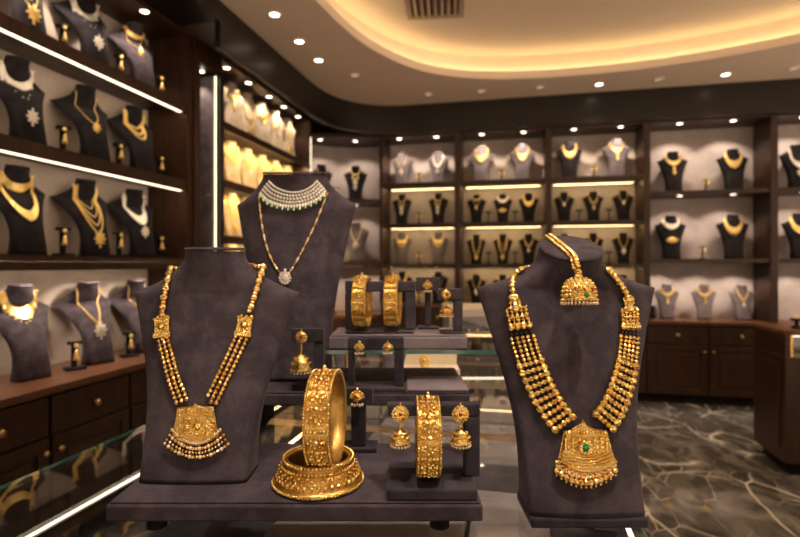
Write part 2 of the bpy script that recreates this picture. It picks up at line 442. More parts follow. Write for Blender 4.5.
def base_cabinet(label, x0, x1, zt, yf=5.45, nd=2, over=0.02):
    c = (x0 + x1) / 2; w = x1 - x0
    t = thing('base_cabinet', label, 'cabinet', (c, yf, 0))
    obj('body', B6(-w / 2, w / 2, 0.02, 0.44, 0.09, zt - 0.035), WOOD, t)
    obj('toe_kick', B6(-w / 2, w / 2, 0.05, 0.40, 0.001, 0.09), BLACKV, t)
    obj('countertop', B6(-w / 2, w / 2, -over, 0.44, zt - 0.035, zt), WOODT, t, bev=0.004)
    for i in range(nd):
        a = -w / 2 + w * i / nd + 0.01; b = -w / 2 + w * (i + 1) / nd - 0.01
        dz0, dz1 = zt - 0.22, zt - 0.05
        d = obj('drawer', B6(a, b, 0.0, 0.02, dz0, dz1), WOOD, t, bev=0.004)
        obj('knob', MB().lathe([(0.005, 0), (0.006, 0.012), (0.016, 0.017), (0.018, 0.026), (0.011, 0.032), (0.001, 0.034)], 16, T((a + b) / 2, 0, (dz0 + dz1) / 2) @ RX(pi / 2)), BRASS, d)
        e = MB().box(a, b, 0.0, 0.02, 0.10, dz0 - 0.012)
        # raised frame round a sunk panel
        z0, z1 = 0.10, dz0 - 0.012; fw = 0.055
        e = MB().box(a, b, 0.008, 0.02, z0, z1).box(a, a + fw, -0.002, 0.008, z0, z1).box(b - fw, b, -0.002, 0.008, z0, z1).box(a + fw, b - fw, -0.002, 0.008, z0, z0 + fw).box(a + fw, b - fw, -0.002, 0.008, z1 - fw, z1).box(a + fw + 0.03, b - fw - 0.03, 0.002, 0.008, z0 + fw + 0.03, z1 - fw - 0.03)
        d = obj('door', e, WOOD, t, bev=0.002)
        kx = b - 0.028 if i % 2 == 0 else a + 0.028
        obj('knob', MB().lathe([(0.004, 0), (0.005, 0.010), (0.013, 0.014), (0.014, 0.022), (0.001, 0.028)], 14, T(kx, -0.002, z1 - 0.06) @ RX(pi / 2)), BRASS, d)
    return t

bayA = back_bay('narrow lit wooden shelf bay, leftmost flat bay of the back wall', xA0, xA1, S4, 0.93, (-1.24, -0.83), (0, 1, 2), pane=BACKG)
bayB = back_bay('lit wooden shelf bay, second flat bay of the back wall', xA1, xB1, S4, 0.93, (-0.345, 0.085), (0, 1, 2))
bayC = back_bay('lit wooden shelf bay directly behind the large right necklace bust', xB1, xC1, S4, 0.93, (0.585, 1.03), (0, 1, 2))
bayD = back_bay('wide shelf bay with brown posts above the two-knob drawers', xC1, xD1, [2.07, 1.41], 0.81, (1.57, 2.04), (), ((0, 1.57), (0, 2.04), (1, 1.45), (1, 1.80), (1, 2.14)), pane=BACKG)
bayE = back_bay('shelf bay cut by the right edge of the photo', xD1, xE1, [2.07, 1.41], 0.81, (2.62, 3.1), (), ((0, 2.62), (0, 3.1), (1, 2.62), (1, 3.1)), pane=BACKG)
base_cabinet('dark base cabinet under the narrow leftmost back bay', xA0, xA1, 0.93)
base_cabinet('dark base cabinet under the second back bay', xA1, xB1, 0.93)
base_cabinet('dark base cabinet hidden behind the large right bust', xB1, xC1, 0.93)
base_cabinet('dark wooden base cabinet with paired doors standing on the marble floor', xC1, xD1, 0.81)
base_cabinet('dark base cabinet behind the right island counter', xD1, xE1, 0.81)

# ---- corner bay (angled back)
t = thing('corner_shelf_bay', 'angled dark corner bay between the left wall and back wall shelves', 'shelf unit', (-1.8, 5.35, 0))
ox, oy = -1.8, 5.35
poly = [(-2.15, 5.215), (-1.8, 5.33), (-1.445, 5.45), (-1.445, 5.84), (-2.17, 5.70), (-2.44, 5.30)]
lp = [(x - ox, y - oy) for x, y in poly]
for z in (2.07, 1.39): obj('shelf', MB().prism(lp, z - 0.045, z), WOOD, t)
obj('counter', MB().prism(lp, 0.77, 0.81), WOODT, t)
obj('base_front', MB().prism([(-2.12 - ox, 5.235 - oy), (-1.8 - ox, 5.35 - oy), (-1.445 - ox, 5.47 - oy), (-1.445 - ox, 5.8 - oy), (-2.4 - ox, 5.4 - oy)], 0.001, 0.769), WOOD, t)
obj('top_panel', MB().prism(lp, 2.735, 2.775), WOOD, t)
bp = [(-1.445, 5.84), (-1.62, 5.835), (-1.80, 5.815), (-1.97, 5.77), (-2.12, 5.70), (-2.25, 5.60), (-2.36, 5.47), (-2.44, 5.30)]
e = MB(); vs = []
for x, y in bp: vs += [(x - ox, y - oy, 0.81), (x - ox, y - oy, 2.735)]
e.add(vs, [(2 * i, 2 * i + 1, 2 * i + 3, 2 * i + 2) for i in range(len(bp) - 1)], True)
vs = []
for x, y in bp: vs += [(x - ox - 0.01, y - oy + 0.02, 0.81), (x - ox - 0.01, y - oy + 0.02, 2.735)]
e.add(vs, [(2 * i, 2 * i + 2, 2 * i + 3, 2 * i + 1) for i in range(len(bp) - 1)], True)
obj('back_panel', e, BACKG, t)
for x, y in ((-2.10, 5.36), (-1.74, 5.50)): shelf_spot(t, x - ox, y - oy, 2.735, 9)
for x, y in ((-2.10, 5.36), (-1.74, 5.52)): shelf_spot(t, x - ox, y - oy, 2.025, 6)
for x, y in ((-1.9, 5.45), (-1.6, 5.56)): shelf_spot(t, x - ox, y - oy, 1.345, 6)

# ---- left wall, near bay
t = thing('shelf_bay', 'near left wall bay with white light strips along its shelf fronts', 'shelf unit', (-2.15, 2.0, 0), pi / 2)
# in the bay's own frame: x runs along the wall (room y), y runs into the wall (room -x)
ya, yb = 0.9 - 2.0, 3.06 - 2.0
obj('back_panel', B6(ya, yb, 0.30, 0.33, 0.81, 2.9), BACKP, t)
obj('side_panel', B6(yb, yb + 0.05, -0.01, 0.30, 0.812, 2.9), WOOD, t)
obj('side_panel', B6(ya - 0.05, ya, -0.01, 0.30, 0.812, 2.9), WOOD, t)
obj('top_panel', B6(ya, yb, 0.0, 0.33, 2.885, 2.915), WOOD, t)
for i, z in enumerate((2.435, 1.915, 1.397)):
    s = obj('shelf', B6(ya, yb - 0.001, 0.0, 0.30, z - 0.030, z), WOOD, t)
    obj('shelf_lip', B6(ya, yb - 0.001, 0.0, 0.014, z - 0.072, z - 0.0302), WOOD, t)
    obj('led_strip', B6(ya + 0.02, yb - 0.02, 0.016, 0.036, z - 0.034, z - 0.0302), LED_W, t)  # unseen strip added behind the lip to brighten the back panel
    if i < 2: obj('led_strip', B6(ya, yb - 0.06, -0.003, 0.014, z - 0.077, z - 0.0721), LED, t)
for x in (-0.75, -0.25, 0.22, 0.70): shelf_spot(t, x, 0.035, 2.885, 12)
for x in (-0.65, 0.02, 0.42, 0.79): shelf_spot(t, x, 0.035, 1.366, 9)
# ---- glass niche tower between the two left bays
t = thing('glass_display_tower', 'narrow glass-fronted tower with a vertical light bar on left wall', 'display cabinet', (-2.12, 3.26, 0), pi / 2)
obj('post', B6(-0.145, -0.09, 0.0, 0.33, 0.0, 2.75), WOOD, t, bev=0.003)
obj('post', B6(0.125, 0.175, -0.02, 0.33, 0.0, 2.75), WOODB, t, bev=0.003)
obj('header', B6(-0.145, 0.175, 0.0, 0.33, 2.751, 2.90), WOOD, t)
obj('back_panel', B6(-0.09, 0.125, 0.28, 0.30, 0.1, 2.74), BACKG, t)
obj('base', B6(-0.09, 0.125, 0.02, 0.28, 0.0, 0.85), WOOD, t)
obj('light_bar', B6(0.092, 0.100, 0.000, 0.006, 0.86, 2.72), LED_V, t)
obj('side_lining', B6(0.117, 0.1245, 0.03, 0.279, 0.86, 2.73), SUEDE_L, t)
shelf_spot(t, 0.03, 0.08, 2.74, 5)  # spot added to brighten the dark niche
obj('glass_door', B6(-0.088, 0.08, 0.010, 0.015, 0.86, 2.73), GLASS, t)
for z in (1.25, 1.55, 1.85, 2.2): obj('glass_shelf', B6(-0.088, 0.124, 0.03, 0.279, z, z + 0.008), GLASS, t)

# ---- left wall, far bay
t = thing('shelf_bay', 'far left wall bay glowing gold, full of cream busts', 'shelf unit', (-2.15, 4.3, 0), pi / 2)
ya, yb = 3.44 - 4.3, 5.17 - 4.3
obj('back_panel', B6(ya, yb, 0.30, 0.33, 0.81, 2.9), BACKP, t)
obj('side_panel', B6(yb, yb + 0.035, -0.01, 0.30, 0.812, 2.9), WOOD, t)
obj('top_panel', B6(ya, yb, 0.0, 0.33, 2.90, 2.915), WOOD, t)
for i, z in enumerate((2.44, 2.0, 1.575, 1.15)):
    obj('shelf', B6(ya, yb - 0.001, 0.0, 0.30, z - 0.03, z), WOOD, t)
    obj('led_strip', B6(ya + 0.02, yb - 0.03, 0.014, 0.064, z - 0.033, z - 0.0301), LED_M, t); obj('shelf_lip', B6(ya, yb - 0.001, 0.0, 0.012, z - 0.062, z - 0.0301), WOOD, t)
obj('light_bar', B6(yb + 0.008, yb + 0.015, -0.015, -0.0101, 1.55, 2.72), LED_V, t)
for y in (3.65, 3.99, 4.36, 4.67, 5.01): shelf_spot(t, y - 4.3, 0.06, 2.90, 7)

def left_cabinet(label, y0, y1):
    t = base_cabinet(label, y0, y1, 0.81, yf=0.0); t.location = (-2.03, (y0 + y1) / 2, 0); t.rotation_euler = (0, 0, pi / 2)
left_cabinet('dark base cabinet cut by the left photo edge', 0.44, 1.42)
left_cabinet('dark base cabinet with brass knobs above the glass counter at left', 1.42, 2.40)
left_cabinet('dark base cabinet behind the left suede bust', 2.40, 3.11)
left_cabinet('dark base cabinet under the cream bust bay', 3.44, 4.50)

# ------------------------------------------------------------------ ceiling fittings
dl_rim = MB().lathe([(0.032, 0.0), (0.034, -0.006), (0.048, -0.007), (0.052, 0.0)], 24, cap0=False, cap1=False).mesh('trim_ring', WHITEM)
dl_on = MB().lathe([(0.032, 0.0), (0.032, -0.003)], 24).mesh('lens', LAMP)
dl_off = MB().lathe([(0.032, 0.0), (0.032, -0.003)], 24).mesh('lens', LAMP_DIM)
DL = [(-1.59, 3.22, 1, 'nearest of the three lit along the left fascia'), (-1.60, 3.65, 1, 'middle of the three lit along the left fascia'), (-1.59, 4.02, 1, 'farthest of the three lit along the left fascia'),
      (-1.40, 4.41, 0, 'dim, in the ceiling at the rounded corner'), (-.84, 5.06, 0, 'dim, leftmost along the back fascia'), (-.32, 5.08, 0, 'dim, second along the back fascia'),
      (.23, 5.09, 0, 'dim, third along the back fascia'), (.77, 5.13, 1, 'lit, left of the two bright ones along the back fascia'), (1.28, 5.11, 0, 'dim, between the two bright ones at the back'),
      (1.83, 5.11, 1, 'lit, right of the two bright ones along the back fascia'), (2.35, 5.08, 0, 'dim, at the right edge of the ceiling')]
for x, y, on, lab in DL:
    t = thing('recessed_downlight', 'round ceiling downlight, ' + lab, 'ceiling light', (x, y, ZC - 0.001), group='recessed downlights in the lower ceiling')
    put('trim_ring', dl_rim, t); put('lens', dl_on if on else dl_off, t)
    if on: spot('downlight', (x, y, ZC - 0.03), 14, radians(100), 0.6, WARM, (x, y, 0), 0.03)
t = thing('ceiling_vent', 'square louvred air vent in the raised ceiling', 'vent', (-0.585, 3.80, ZU - 0.001), 0.12)
w = 0.22
obj('frame', MB().box(-w, w, -w, -w + 0.04, -0.012, 0).box(-w, w, w - 0.04, w, -0.012, 0).box(-w, -w + 0.04, -w + 0.04, w - 0.04, -0.012, 0).box(w - 0.04, w, -w + 0.04, w - 0.04, -0.012, 0), GRILL, t, bev=0.002)
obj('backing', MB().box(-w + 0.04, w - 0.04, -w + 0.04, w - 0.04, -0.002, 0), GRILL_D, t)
for k in range(7):
    x = -0.15 + k * 0.05
    obj('louvre', MB().box(-0.018, 0.018, -w + 0.04, w - 0.04, -0.001, 0.001, M=T(x, 0, -0.011) @ RY(radians(38))), GRILL, t)

# ------------------------------------------------------------------ right island counter
t = thing('island_counter', 'dark wooden counter with glass corner at the right photo edge', 'counter', (1.685, 3.75, 0))
obj('plinth', MB().box(0.05, 1.2, 0.04, 0.42, 0.001, 0.08), BLACKV, t)
obj('body', MB().box(0, 1.3, 0.0, 0.45, 0.08, 0.76), WOOD, t, bev=0.004)
obj('side_panel', MB().box(-0.008, 0.0, 0.06, 0.38, 0.16, 0.70), WOOD, t, bev=0.003)
obj('upper_cabinet', MB().box(0, 0.03, 0.0, 0.45, 0.761, 0.90).box(0.03, 1.3, 0.20, 0.45, 0.761, 0.90), WOOD, t)
obj('brass_corner_trim', MB().box(0.031, 0.042, -0.001, 0.012, 0.761, 0.90), GOLD_S, t)
obj('glass_front', MB().box(0.043, 1.3, 0.002, 0.008, 0.761, 0.899), GLASS, t)
obj('display_lining', MB().box(0.043, 1.3, 0.012, 0.19, 0.7605, 0.775).box(0.043, 1.3, 0.185, 0.199, 0.776, 0.89), BACKP, t)
obj('led_strip', MB().box(0.05, 1.28, 0.012, 0.02, 0.892, 0.8995), LED_V, t)
pl = [(-0.012, 0.43), (-0.012, 0.06), (0.0, 0.01), (0.05, -0.02), (0.16, -0.035), (1.32, -0.06), (1.32, 0.47)]
obj('countertop', MB().prism(pl, 0.901, 0.935), WOODT, t, bev=0.004)
t = thing('ring_stand', 'small black ring stand on right island counter', 'ring stand', (1.80, 3.86, 0.936))
obj('base', MB().lathe([(0.030, 0), (0.030, 0.012), (0.012, 0.016), (0.010, 0.045), (0.034, 0.05), (0.036, 0.062), (0.0, 0.066)], 20), BLACKV, t)
obj('ring', MB().tube([(0.012 * cos(a * pi / 8), 0, 0.078 + 0.012 * sin(a * pi / 8)) for a in range(16)], 0.003, 6, True), GOLD_B, t)
t = thing('perfume_bottle', 'small white glass pot with gold cap on right island counter', 'pot', (1.90, 3.90, 0.936))
obj('pot', MB().lathe([(0.024, 0), (0.030, 0.01), (0.030, 0.045), (0.018, 0.055)], 20), WHITEM, t)
obj('cap', MB().lathe([(0.020, 0.0551), (0.020, 0.075), (0.008, 0.082)], 20), GOLD_S, t)
t.name = 'cosmetic_pot'
t = thing('necklace_bust', 'tiny black bust on the island counter at the right photo edge', 'display bust', (1.965, 3.82, 0.936), TH)
obj('torso', MB().lathe([(0.030, 0), (0.030, 0.01), (0.022, 0.014), (0.034, 0.06), (0.018, 0.085), (0.014, 0.11)], 20, sx=1, sy=0.6), BLACKV, t)
obj('ring', MB().tube([(0.020 * cos(a * pi / 8), -0.006, 0.088 + 0.016 * sin(a * pi / 8)) for a in range(16)], 0.004, 6, True), GOLD_B, t)
# ------------------------------------------------------------------ necklace busts
class Bust:
    """analytic bust: base centre at the origin, front towards -Y"""
    def __init__(s, H, zt, wb, wt, rn, lean=0.045, tilt=0.0, ncy=0.03, pw=2.0, fb=0.045, pn=2.4, lp=1.0, q0=0.14):
        s.H, s.zt, s.wb, s.wt, s.rn, s.lean, s.tilt, s.ncy, s.pw, s.fb, s.pn, s.lp, s.q0 = H, zt, wb, wt, rn, lean, tilt, ncy, pw, fb, pn, lp, q0
    def sec(s, z):
        if z <= s.zt:
            u = z / s.zt
            k = u * u * (3 - 2 * u)
            w = s.wb + (s.wt - s.wb) * u ** s.pw - 0.03 * s.wb * sin(pi * min(1, u * 1.4))
            f = s.fb + (0.9 * s.rn - s.fb) * u
            q = s.q0 + (1.7 - s.q0) * k
            b = s.fb + (0.010 - s.fb) * u ** 0.7
            yc = s.lean * u ** s.lp
        else:
            n = min(1.0, (z - s.zt) / (s.H - s.zt))
            w = s.rn + (s.wt - s.rn) * (1 - n) ** s.pn
            f = 0.9 * s.rn + 0.1 * s.rn * n
            b = 0.010 + (s.rn - 0.010) * min(1, n * 1.8) ** 0.8
            q = 1.7 - 0.7 * min(1, n * 1.6)
            yc = s.lean + (s.ncy - s.lean) * n
        return w, f, b, q, yc
    def front(s, x, z):
        z = max(0, min(z, s.H)); w, f, b, q, yc = s.sec(z)
        r = max(0.0, 1 - (x / w) ** 2)
        return yc - f * r ** (q / 2)
    def mesh(s, name, m, n=40, lv=26, ln=14, cap_out=0.002):
        mb = MB(); zs = [s.zt * i / lv for i in range(lv + 1)] + [s.zt + (s.H - s.zt) * (i / ln) ** 1.5 for i in range(1, ln + 1)]
        vs = []; fs = []
        for z in zs:
            w, f, b, q, yc = s.sec(z)
            nn = max(0, (z - s.zt) / (s.H - s.zt))
            for k in range(n):
                a = 2 * pi * k / n
                c, d = cos(a), sin(a)
                y = -f * (-d) ** q if d < 0 else b * d ** q
                vs.append((w * c, yc + y, z + nn * nn * s.tilt * y))
        L = len(zs)
        for j in range(L - 1):
            for k in range(n):
                k2 = (k + 1) % n; fs.append((j * n + k, j * n + k2, (j + 1) * n + k2, (j + 1) * n + k))
        mb.add(vs, fs, True)
        mb.f.append(tuple(range(n - 1, -1, -1))); mb.sm.append(False)
        # the cap of the neck: a slightly rounded disc
        w, f, b, q, yc = s.sec(s.H); rings = []
        for rr, h in ((1.03, 0.001), (1.03, 0.004), (0.97, 0.006)):
            ring = []
            for k in range(n):
                a = 2 * pi * k / n; y = s.rn * rr * sin(a); ring.append((s.rn * rr * cos(a), yc + y, s.H + s.tilt * y + h))
            rings.append(ring)
        o = len(mb.v); allv = [p for r in rings for p in r]
        mb.add(allv, [(j * n + k, j * n + (k + 1) % n, (j + 1) * n + (k + 1) % n, (j + 1) * n + k) for j in range(2) for k in range(n)], True)
        mb.f.append(tuple(o + 2 * n + k for k in range(n))); mb.sm.append(False)
        mb.f.append(tuple(o + k for k in range(n - 1, -1, -1))); mb.sm.append(False)
        me = mb.mesh(name, m)
        return me

def resample(pts, step):
    pts = [Vector(p) for p in pts]; out = [pts[0]]; acc = 0.0
    for a, b in zip(pts, pts[1:]):
        L = (b - a).length
        if L < 1e-9: continue
        d = step - acc
        while d <= L:
            out.append(a + (b - a) * (d / L)); d += step
        acc = L - (d - step)
    return out

# ---- small busts on the wall shelves share these shapes
GB = Bust(0.40, 0.315, 0.072, 0.138, 0.046, tilt=0.15, pn=2.8)
GF = GB
GW = Bust(0.40, 0.300, 0.066, 0.155, 0.046, lean=0.130, tilt=0.10, ncy=0.075, pw=3.0, pn=2.2, lp=2.6)   # deeper swept-back shape used on the left wall
BCOL = {'black': BLACKV, 'grey': GREYB, 'cream': CREAM, 'dark': SUEDE_D, 'slate': SUEDE}
bust_me = {k: GF.mesh('bust', m, 24, 12, 8) for k, m in BCOL.items()}
bust_mw = {k: GW.mesh('bust', m, 24, 14, 8) for k, m in BCOL.items()}
def u_path(zl, xw=0.052, p=1.6, n=28, zt_=0.372, off=0.004):
    """a necklace line: from the side of the neck down to zl and up again"""
    pts = []; B = GB
    for i in range(n + 1):
        t = -1 + 2 * i / n
        z = zl + (zt_ - zl) * abs(t) ** p
        x = xw * sin(t * pi / 2) * (1 + 0.25 * (1 - abs(t)))
        pts.append((x, B.front(x, z) - off, z))
    return pts
def strand(mb, pts, r, step=None, n=6, m=4):
    for p in resample(pts, step or r * 1.9): mb.sph(p, r, n, m)
def bib(mb, zo, zi, xo=0.066, xi=0.056, th=0.006, n=26, po=1.5, pi_=1.8):
    A = u_path(zi, xi, pi_, n); B = u_path(zo, xo * 1.15, po, n)
    vs = []
    for k, off in ((0, 0), (1, th)):
        for P in (A, B): vs += [(p[0], p[1] - off, p[2]) for p in P]
    m_ = n + 1; fs = []
    for i in range(n):
        fs += [(2 * m_ + i, 2 * m_ + i + 1, 3 * m_ + i + 1, 3 * m_ + i), (i, m_ + i, m_ + i + 1, i + 1), (m_ + i, 3 * m_ + i, 3 * m_ + i + 1, m_ + i + 1), (i, i + 1, 2 * m_ + i + 1, 2 * m_ + i)]
    mb.add(vs, fs, False)
    for f_ in (0.15, 0.5, 0.85):
        for a, b in zip(A[::2], B[::2]):
            p = Vector(a) * (1 - f_) + Vector(b) * f_; mb.sph((p.x, p.y - th, p.z), 0.0042, 6, 4)
def pendant_drop(mb, z, s=1.0, x=0.0):
    y = GB.front(x, z) - 0.008
    mb.sph((x, y, z), (0.014 * s, 0.006, 0.018 * s), 10, 6); mb.sph((x, y, z + 0.024 * s), 0.005, 6, 4); mb.sph((x, y, z - 0.024 * s), 0.005 * s, 6, 4)
    for k in range(8): mb.sph((x + 0.015 * s * cos(k * pi / 4), y, z + 0.018 * s * sin(k * pi / 4)), 0.004 * s, 6, 4)
def fringe(mb, zl, xw, n, L, r, p=1.5):
    P = u_path(zl, xw, p, n)
    k = len(P)
    for i in range(int(k * .18), int(k * .82) + 1):
        x, y, z = P[i]; e = 1 - abs(i - (k - 1) / 2) / (k / 2)
        for q in range(3): mb.sph((x, y - 0.002, z - L * (0.4 + e * 0.6) * (q + 1) / 3), r * (0.6 + 0.3 * q), 6, 4)
NK = {}; NKW = {}
def mk(kind, m, desc, fn, pen=None):
    global GB
    for GB, store in ((GW, NKW), (GF, NK)): mk1(store, kind, m, desc, fn, pen)
def mk1(store, kind, m, desc, fn, pen):
    mb = MB(); fn(mb); me = mb.mesh('necklace_strand', m); pm = None
    if pen: pb = MB(); pen[1](pb); pm = pb.mesh('pendant', pen[0])
    store[kind] = (me, pm, desc)
mk('chain', GOLD_B, 'thin gold necklace with oval pendant', lambda b: strand(b, u_path(0.20), 0.0030), (GOLD_B, lambda b: pendant_drop(b, 0.178, 1.2)))
mk('chain_s', GOLD_B, 'gold bead necklace with bright pendant', lambda b: strand(b, u_path(0.255), 0.0050), (DIAM, lambda b: pendant_drop(b, 0.235, 1.25)))
mk('chain_w', GOLD_B, 'gold necklace with diamond teardrop', lambda b: strand(b, u_path(0.19, 0.056, 1.0), 0.0055), (DIAM, lambda b: pendant_drop(b, 0.165, 1.7)))
mk('bib', GOLD_B, 'broad yellow gold bib necklace', lambda b: bib(b, 0.215, 0.285))
def f_bibd(b): bib(b, 0.225, 0.285); fringe(b, 0.225, 0.066, 16, 0.02, 0.004)
mk('bib_fringe', GOLD_B, 'gold bib necklace with beaded fringe', f_bibd)
mk('bib_pendant', GOLD_B, 'gold collar necklace with pendant', lambda b: bib(b, 0.262, 0.305), (GOLD_B, lambda b: (pendant_drop(b, 0.235, 0.8), pendant_drop(b, 0.195, 1.0))))
def f_long(b): strand(b, u_path(0.10, 0.056, 1.3), 0.0065); strand(b, u_path(0.15, 0.052, 1.4), 0.0045)
mk('long', GOLD_B, 'long two-strand gold necklace', f_long, (GOLD_B, lambda b: pendant_drop(b, 0.085, 1.6)))
def f_multi(b):
    for i, z in enumerate((0.115, 0.16, 0.205, 0.25)): strand(b, u_path(z, 0.060 - 0.004 * i, 1.35), 0.0052 - 0.0006 * i)
mk('multi', GOLD_B, 'layered gold necklace with medallion', f_multi, (GOLD_B, lambda b: pendant_drop(b, 0.09, 1.7)))
def f_diab(b): bib(b, 0.255, 0.30); fringe(b, 0.255, 0.064, 18, 0.045, 0.0075); fringe(b, 0.225, 0.05, 9, 0.05, 0.009)
mk('diamond_bib', DIAM, 'large diamond bib necklace', f_diab, (DIAM, lambda b: pendant_drop(b, 0.125, 1.5)))
def f_dstr(b):
    bib(b, 0.19, 0.245, 0.060, 0.055)
mk('diamond_band', DIAM, 'long pale diamond band necklace', f_dstr, (DIAM, lambda b: pendant_drop(b, 0.15, 1.4)))
def f_choker(b): bib(b, 0.315, 0.338, 0.054, 0.052); strand(b, u_path(0.24, 0.05, 1.2), 0.0035)
mk('choker', GOLD_B, 'gold choker over fine chain', f_choker, (GOLD_B, lambda b: pendant_drop(b, 0.22, 1.2)))
def f_bead2(b): strand(b, u_path(0.235, 0.055, 1.5), 0.0085); strand(b, u_path(0.20, 0.060, 1.5), 0.0095); strand(b, u_path(0.275, 0.052, 1.6), 0.0070)
mk('beads', GOLD_B, 'chunky three-row gold necklace', f_bead2)
def f_layer(b): bib(b, 0.285, 0.325, 0.060, 0.055); bib(b, 0.15, 0.20, 0.064, 0.060)
mk('layered_bib', GOLD_B, 'gold necklace of collar and long band', f_layer)
def f_vn(b):
    for z in (0.225, 0.245, 0.205): strand(b, u_path(z, 0.056, 1.05), 0.0042)
mk('vee', GOLD_B, 'gold V-shaped multi-row necklace', f_vn, (DIAM, lambda b: pendant_drop(b, 0.18, 1.1)))
def f_tass(b): strand(b, u_path(0.30, 0.054, 1.5), 0.0070); fringe(b, 0.275, 0.03, 5, 0.09, 0.010)
mk('tassel', GOLD_B, 'gold choker with long tassel', f_tass, (DIAM, lambda b: (pendant_drop(b, 0.21, 1.5), pendant_drop(b, 0.155, 1.3))))
def f_two(b):
    bib(b, 0.275, 0.325)
mk('collar_and_plate', DIAM, 'pale gemmed collar necklace', f_two, (GOLD_B, lambda b: (b.sph((0, GB.front(0, .18) - .006, .175), (0.045, 0.007, 0.026), 14, 8), [b.sph((0.05 * cos(a), GB.front(0, .18) - .006, .185 + 0.035 * sin(a)), 0.006, 6, 4) for a in [-(k + .5) * pi / 10 for k in range(10)]])))
mk('fringe', GOLD_B, 'gold fan necklace edged with large drops', lambda b: (bib(b, 0.255, 0.305), fringe(b, 0.25, 0.064, 14, 0.035, 0.0085)))

ZN = 0.0008
def wall_bust(x, y, z, H, col, kind, where, rz, group, side=False):
    s = H / 0.40
    colour = {'black': 'black velvet', 'grey': 'pale grey suede', 'cream': 'cream linen', 'dark': 'charcoal suede', 'slate': 'slate grey suede'}[col]
    b = put('necklace_bust', (bust_mw if side else bust_me)[col], None, (x, y, z + ZN), rz, s)
    tag(b, f'{colour} bust, {where}', 'display bust', 'necklace busts, ' + group)
    me, pm, desc = (NKW if side else NK)[kind]
    if pm is None:
        k = put('necklace', me, None, (x, y, z + ZN), rz, s)
    else:
        k = thing('necklace', '', 'necklace', (x, y, z + ZN), rz, None, s)
        put('necklace_strand', me, k); put('pendant', pm, k)
    tag(k, f'{desc}, {where}', 'necklace', 'necklaces, ' + group)

# little T and L shaped earring stands between the busts
es_me = MB().box(-0.028, 0.028, -0.025, 0.025, 0, 0.008).box(-0.006, 0.006, -0.005, 0.005, 0.008, 0.105).box(-0.032, 0.032, -0.008, 0.008, 0.105, 0.122).mesh('earring_stand', BLACKV)
eb = MB()
for sx in (-0.02, 0.02):
    eb.sph((sx, -0.013, 0.105), (0.009, 0.005, 0.009), 8, 5); eb.sph((sx, -0.013, 0.082), (0.011, 0.008, 0.015), 8, 5); eb.sph((sx, -0.013, 0.064), 0.004, 6, 4)
ear_me = eb.mesh('earring_pair', GOLD_B)
ls_me = MB().box(-0.045, 0.045, -0.035, 0.035, 0, 0.012).box(-0.012, 0.012, 0.005, 0.022, 0.012, 0.13).box(-0.030, 0.030, -0.020, 0.022, 0.13, 0.145).mesh('earring_stand', BLACKV)
lb_ = MB()
lb_.sph((0, -0.028, 0.125), (0.012, 0.006, 0.012), 8, 6); lb_.lathe([(0.003, 0.105), (0.008, 0.090), (0.013, 0.065), (0.014, 0.06)], 12, T(0, -0.028, 0.0)); 
for k in range(8): lb_.sph((0.013 * cos(k * pi / 4), -0.028 + 0.013 * sin(k * pi / 4), 0.056), 0.0035, 6, 4)
lear_me = lb_.mesh('jhumka_earring', GOLD_B)
def wall_stand(x, y, z, where, rz, group, big=False, s=1.0, ear=True):
    a = put('earring_stand', ls_me if big else es_me, None, (x, y, z + ZN), rz, s)
    tag(a, f'small black earring stand, {where}', 'earring stand', 'earring stands, ' + group)
    if ear:
        e = put('earring' if big else 'pair_of_earrings', lear_me if big else ear_me, None, (x, y, z + ZN), rz, s)
        tag(e, f'gold earring{"" if big else "s"} on small stand, {where}', 'earring', 'earrings, ' + group)

# near left wall bay: rows from the top; the columns stand at the same three places
G = 'near left bay'
LZ = [2.435, 1.915, 1.397, 0.81]
LR = ['top shelf', 'second shelf', 'third shelf', 'wall counter']
LC = [('nearest', 2.00), ('middle', 2.40), ('farthest', 2.77)]
LK = [[('dark', 'multi'), ('black', 'diamond_bib'), ('slate', 'choker')],
      [('black', 'diamond_bib'), ('black', 'chain'), ('black', 'beads')],
      [('black', 'layered_bib'), ('black', 'multi'), ('black', 'diamond_band')],
      [('slate', 'fringe'), ('slate', 'chain_w'), ('slate', 'chain_s')]]
for r in range(4):
    for c in range(3):
        nm, y = LC[c]; col, k = LK[r][c]
        wall_bust(-2.258 + (0.02 if r == 3 else 0), y, LZ[r], 0.422 if r < 3 else 0.44, col, k, f'{nm} on {LR[r]}, {G}', radians(78 - 3 * c), G, True)
    for nm, y in (('right of nearest bust', 2.20), ('right of middle bust', 2.585), ('right of farthest bust', 2.94)):
        if r == 3 and y > 2.9: continue
        wall_stand(-2.26 + (0.04 if r == 3 else 0), y + (0.03 if r == 3 else 0), LZ[r], f'{nm}, {LR[r]}, {G}', radians(60), G, True, 1.0)
# far left wall bay with cream busts
G = 'far left cream bay'
MZ = [2.44, 2.0, 1.575, 1.15]
M6 = ['nearest', 'second', 'third', 'fourth', 'fifth', 'farthest']
MK = ['choker', 'bib_pendant', 'long', 'fringe', 'vee', 'multi']
for r, z in enumerate(MZ):
    for i in range(6 if r < 2 else 3 if r == 2 else 2):
        H = 0.42 if r == 0 else 0.37
        wall_bust(-2.29, 3.61 + 0.265 * i, z, H, 'cream', MK[(i + 2 * r) % 6], f'{M6[i]} on {["top", "second", "third", "fourth"][r]} shelf, {G}', radians(64), G)
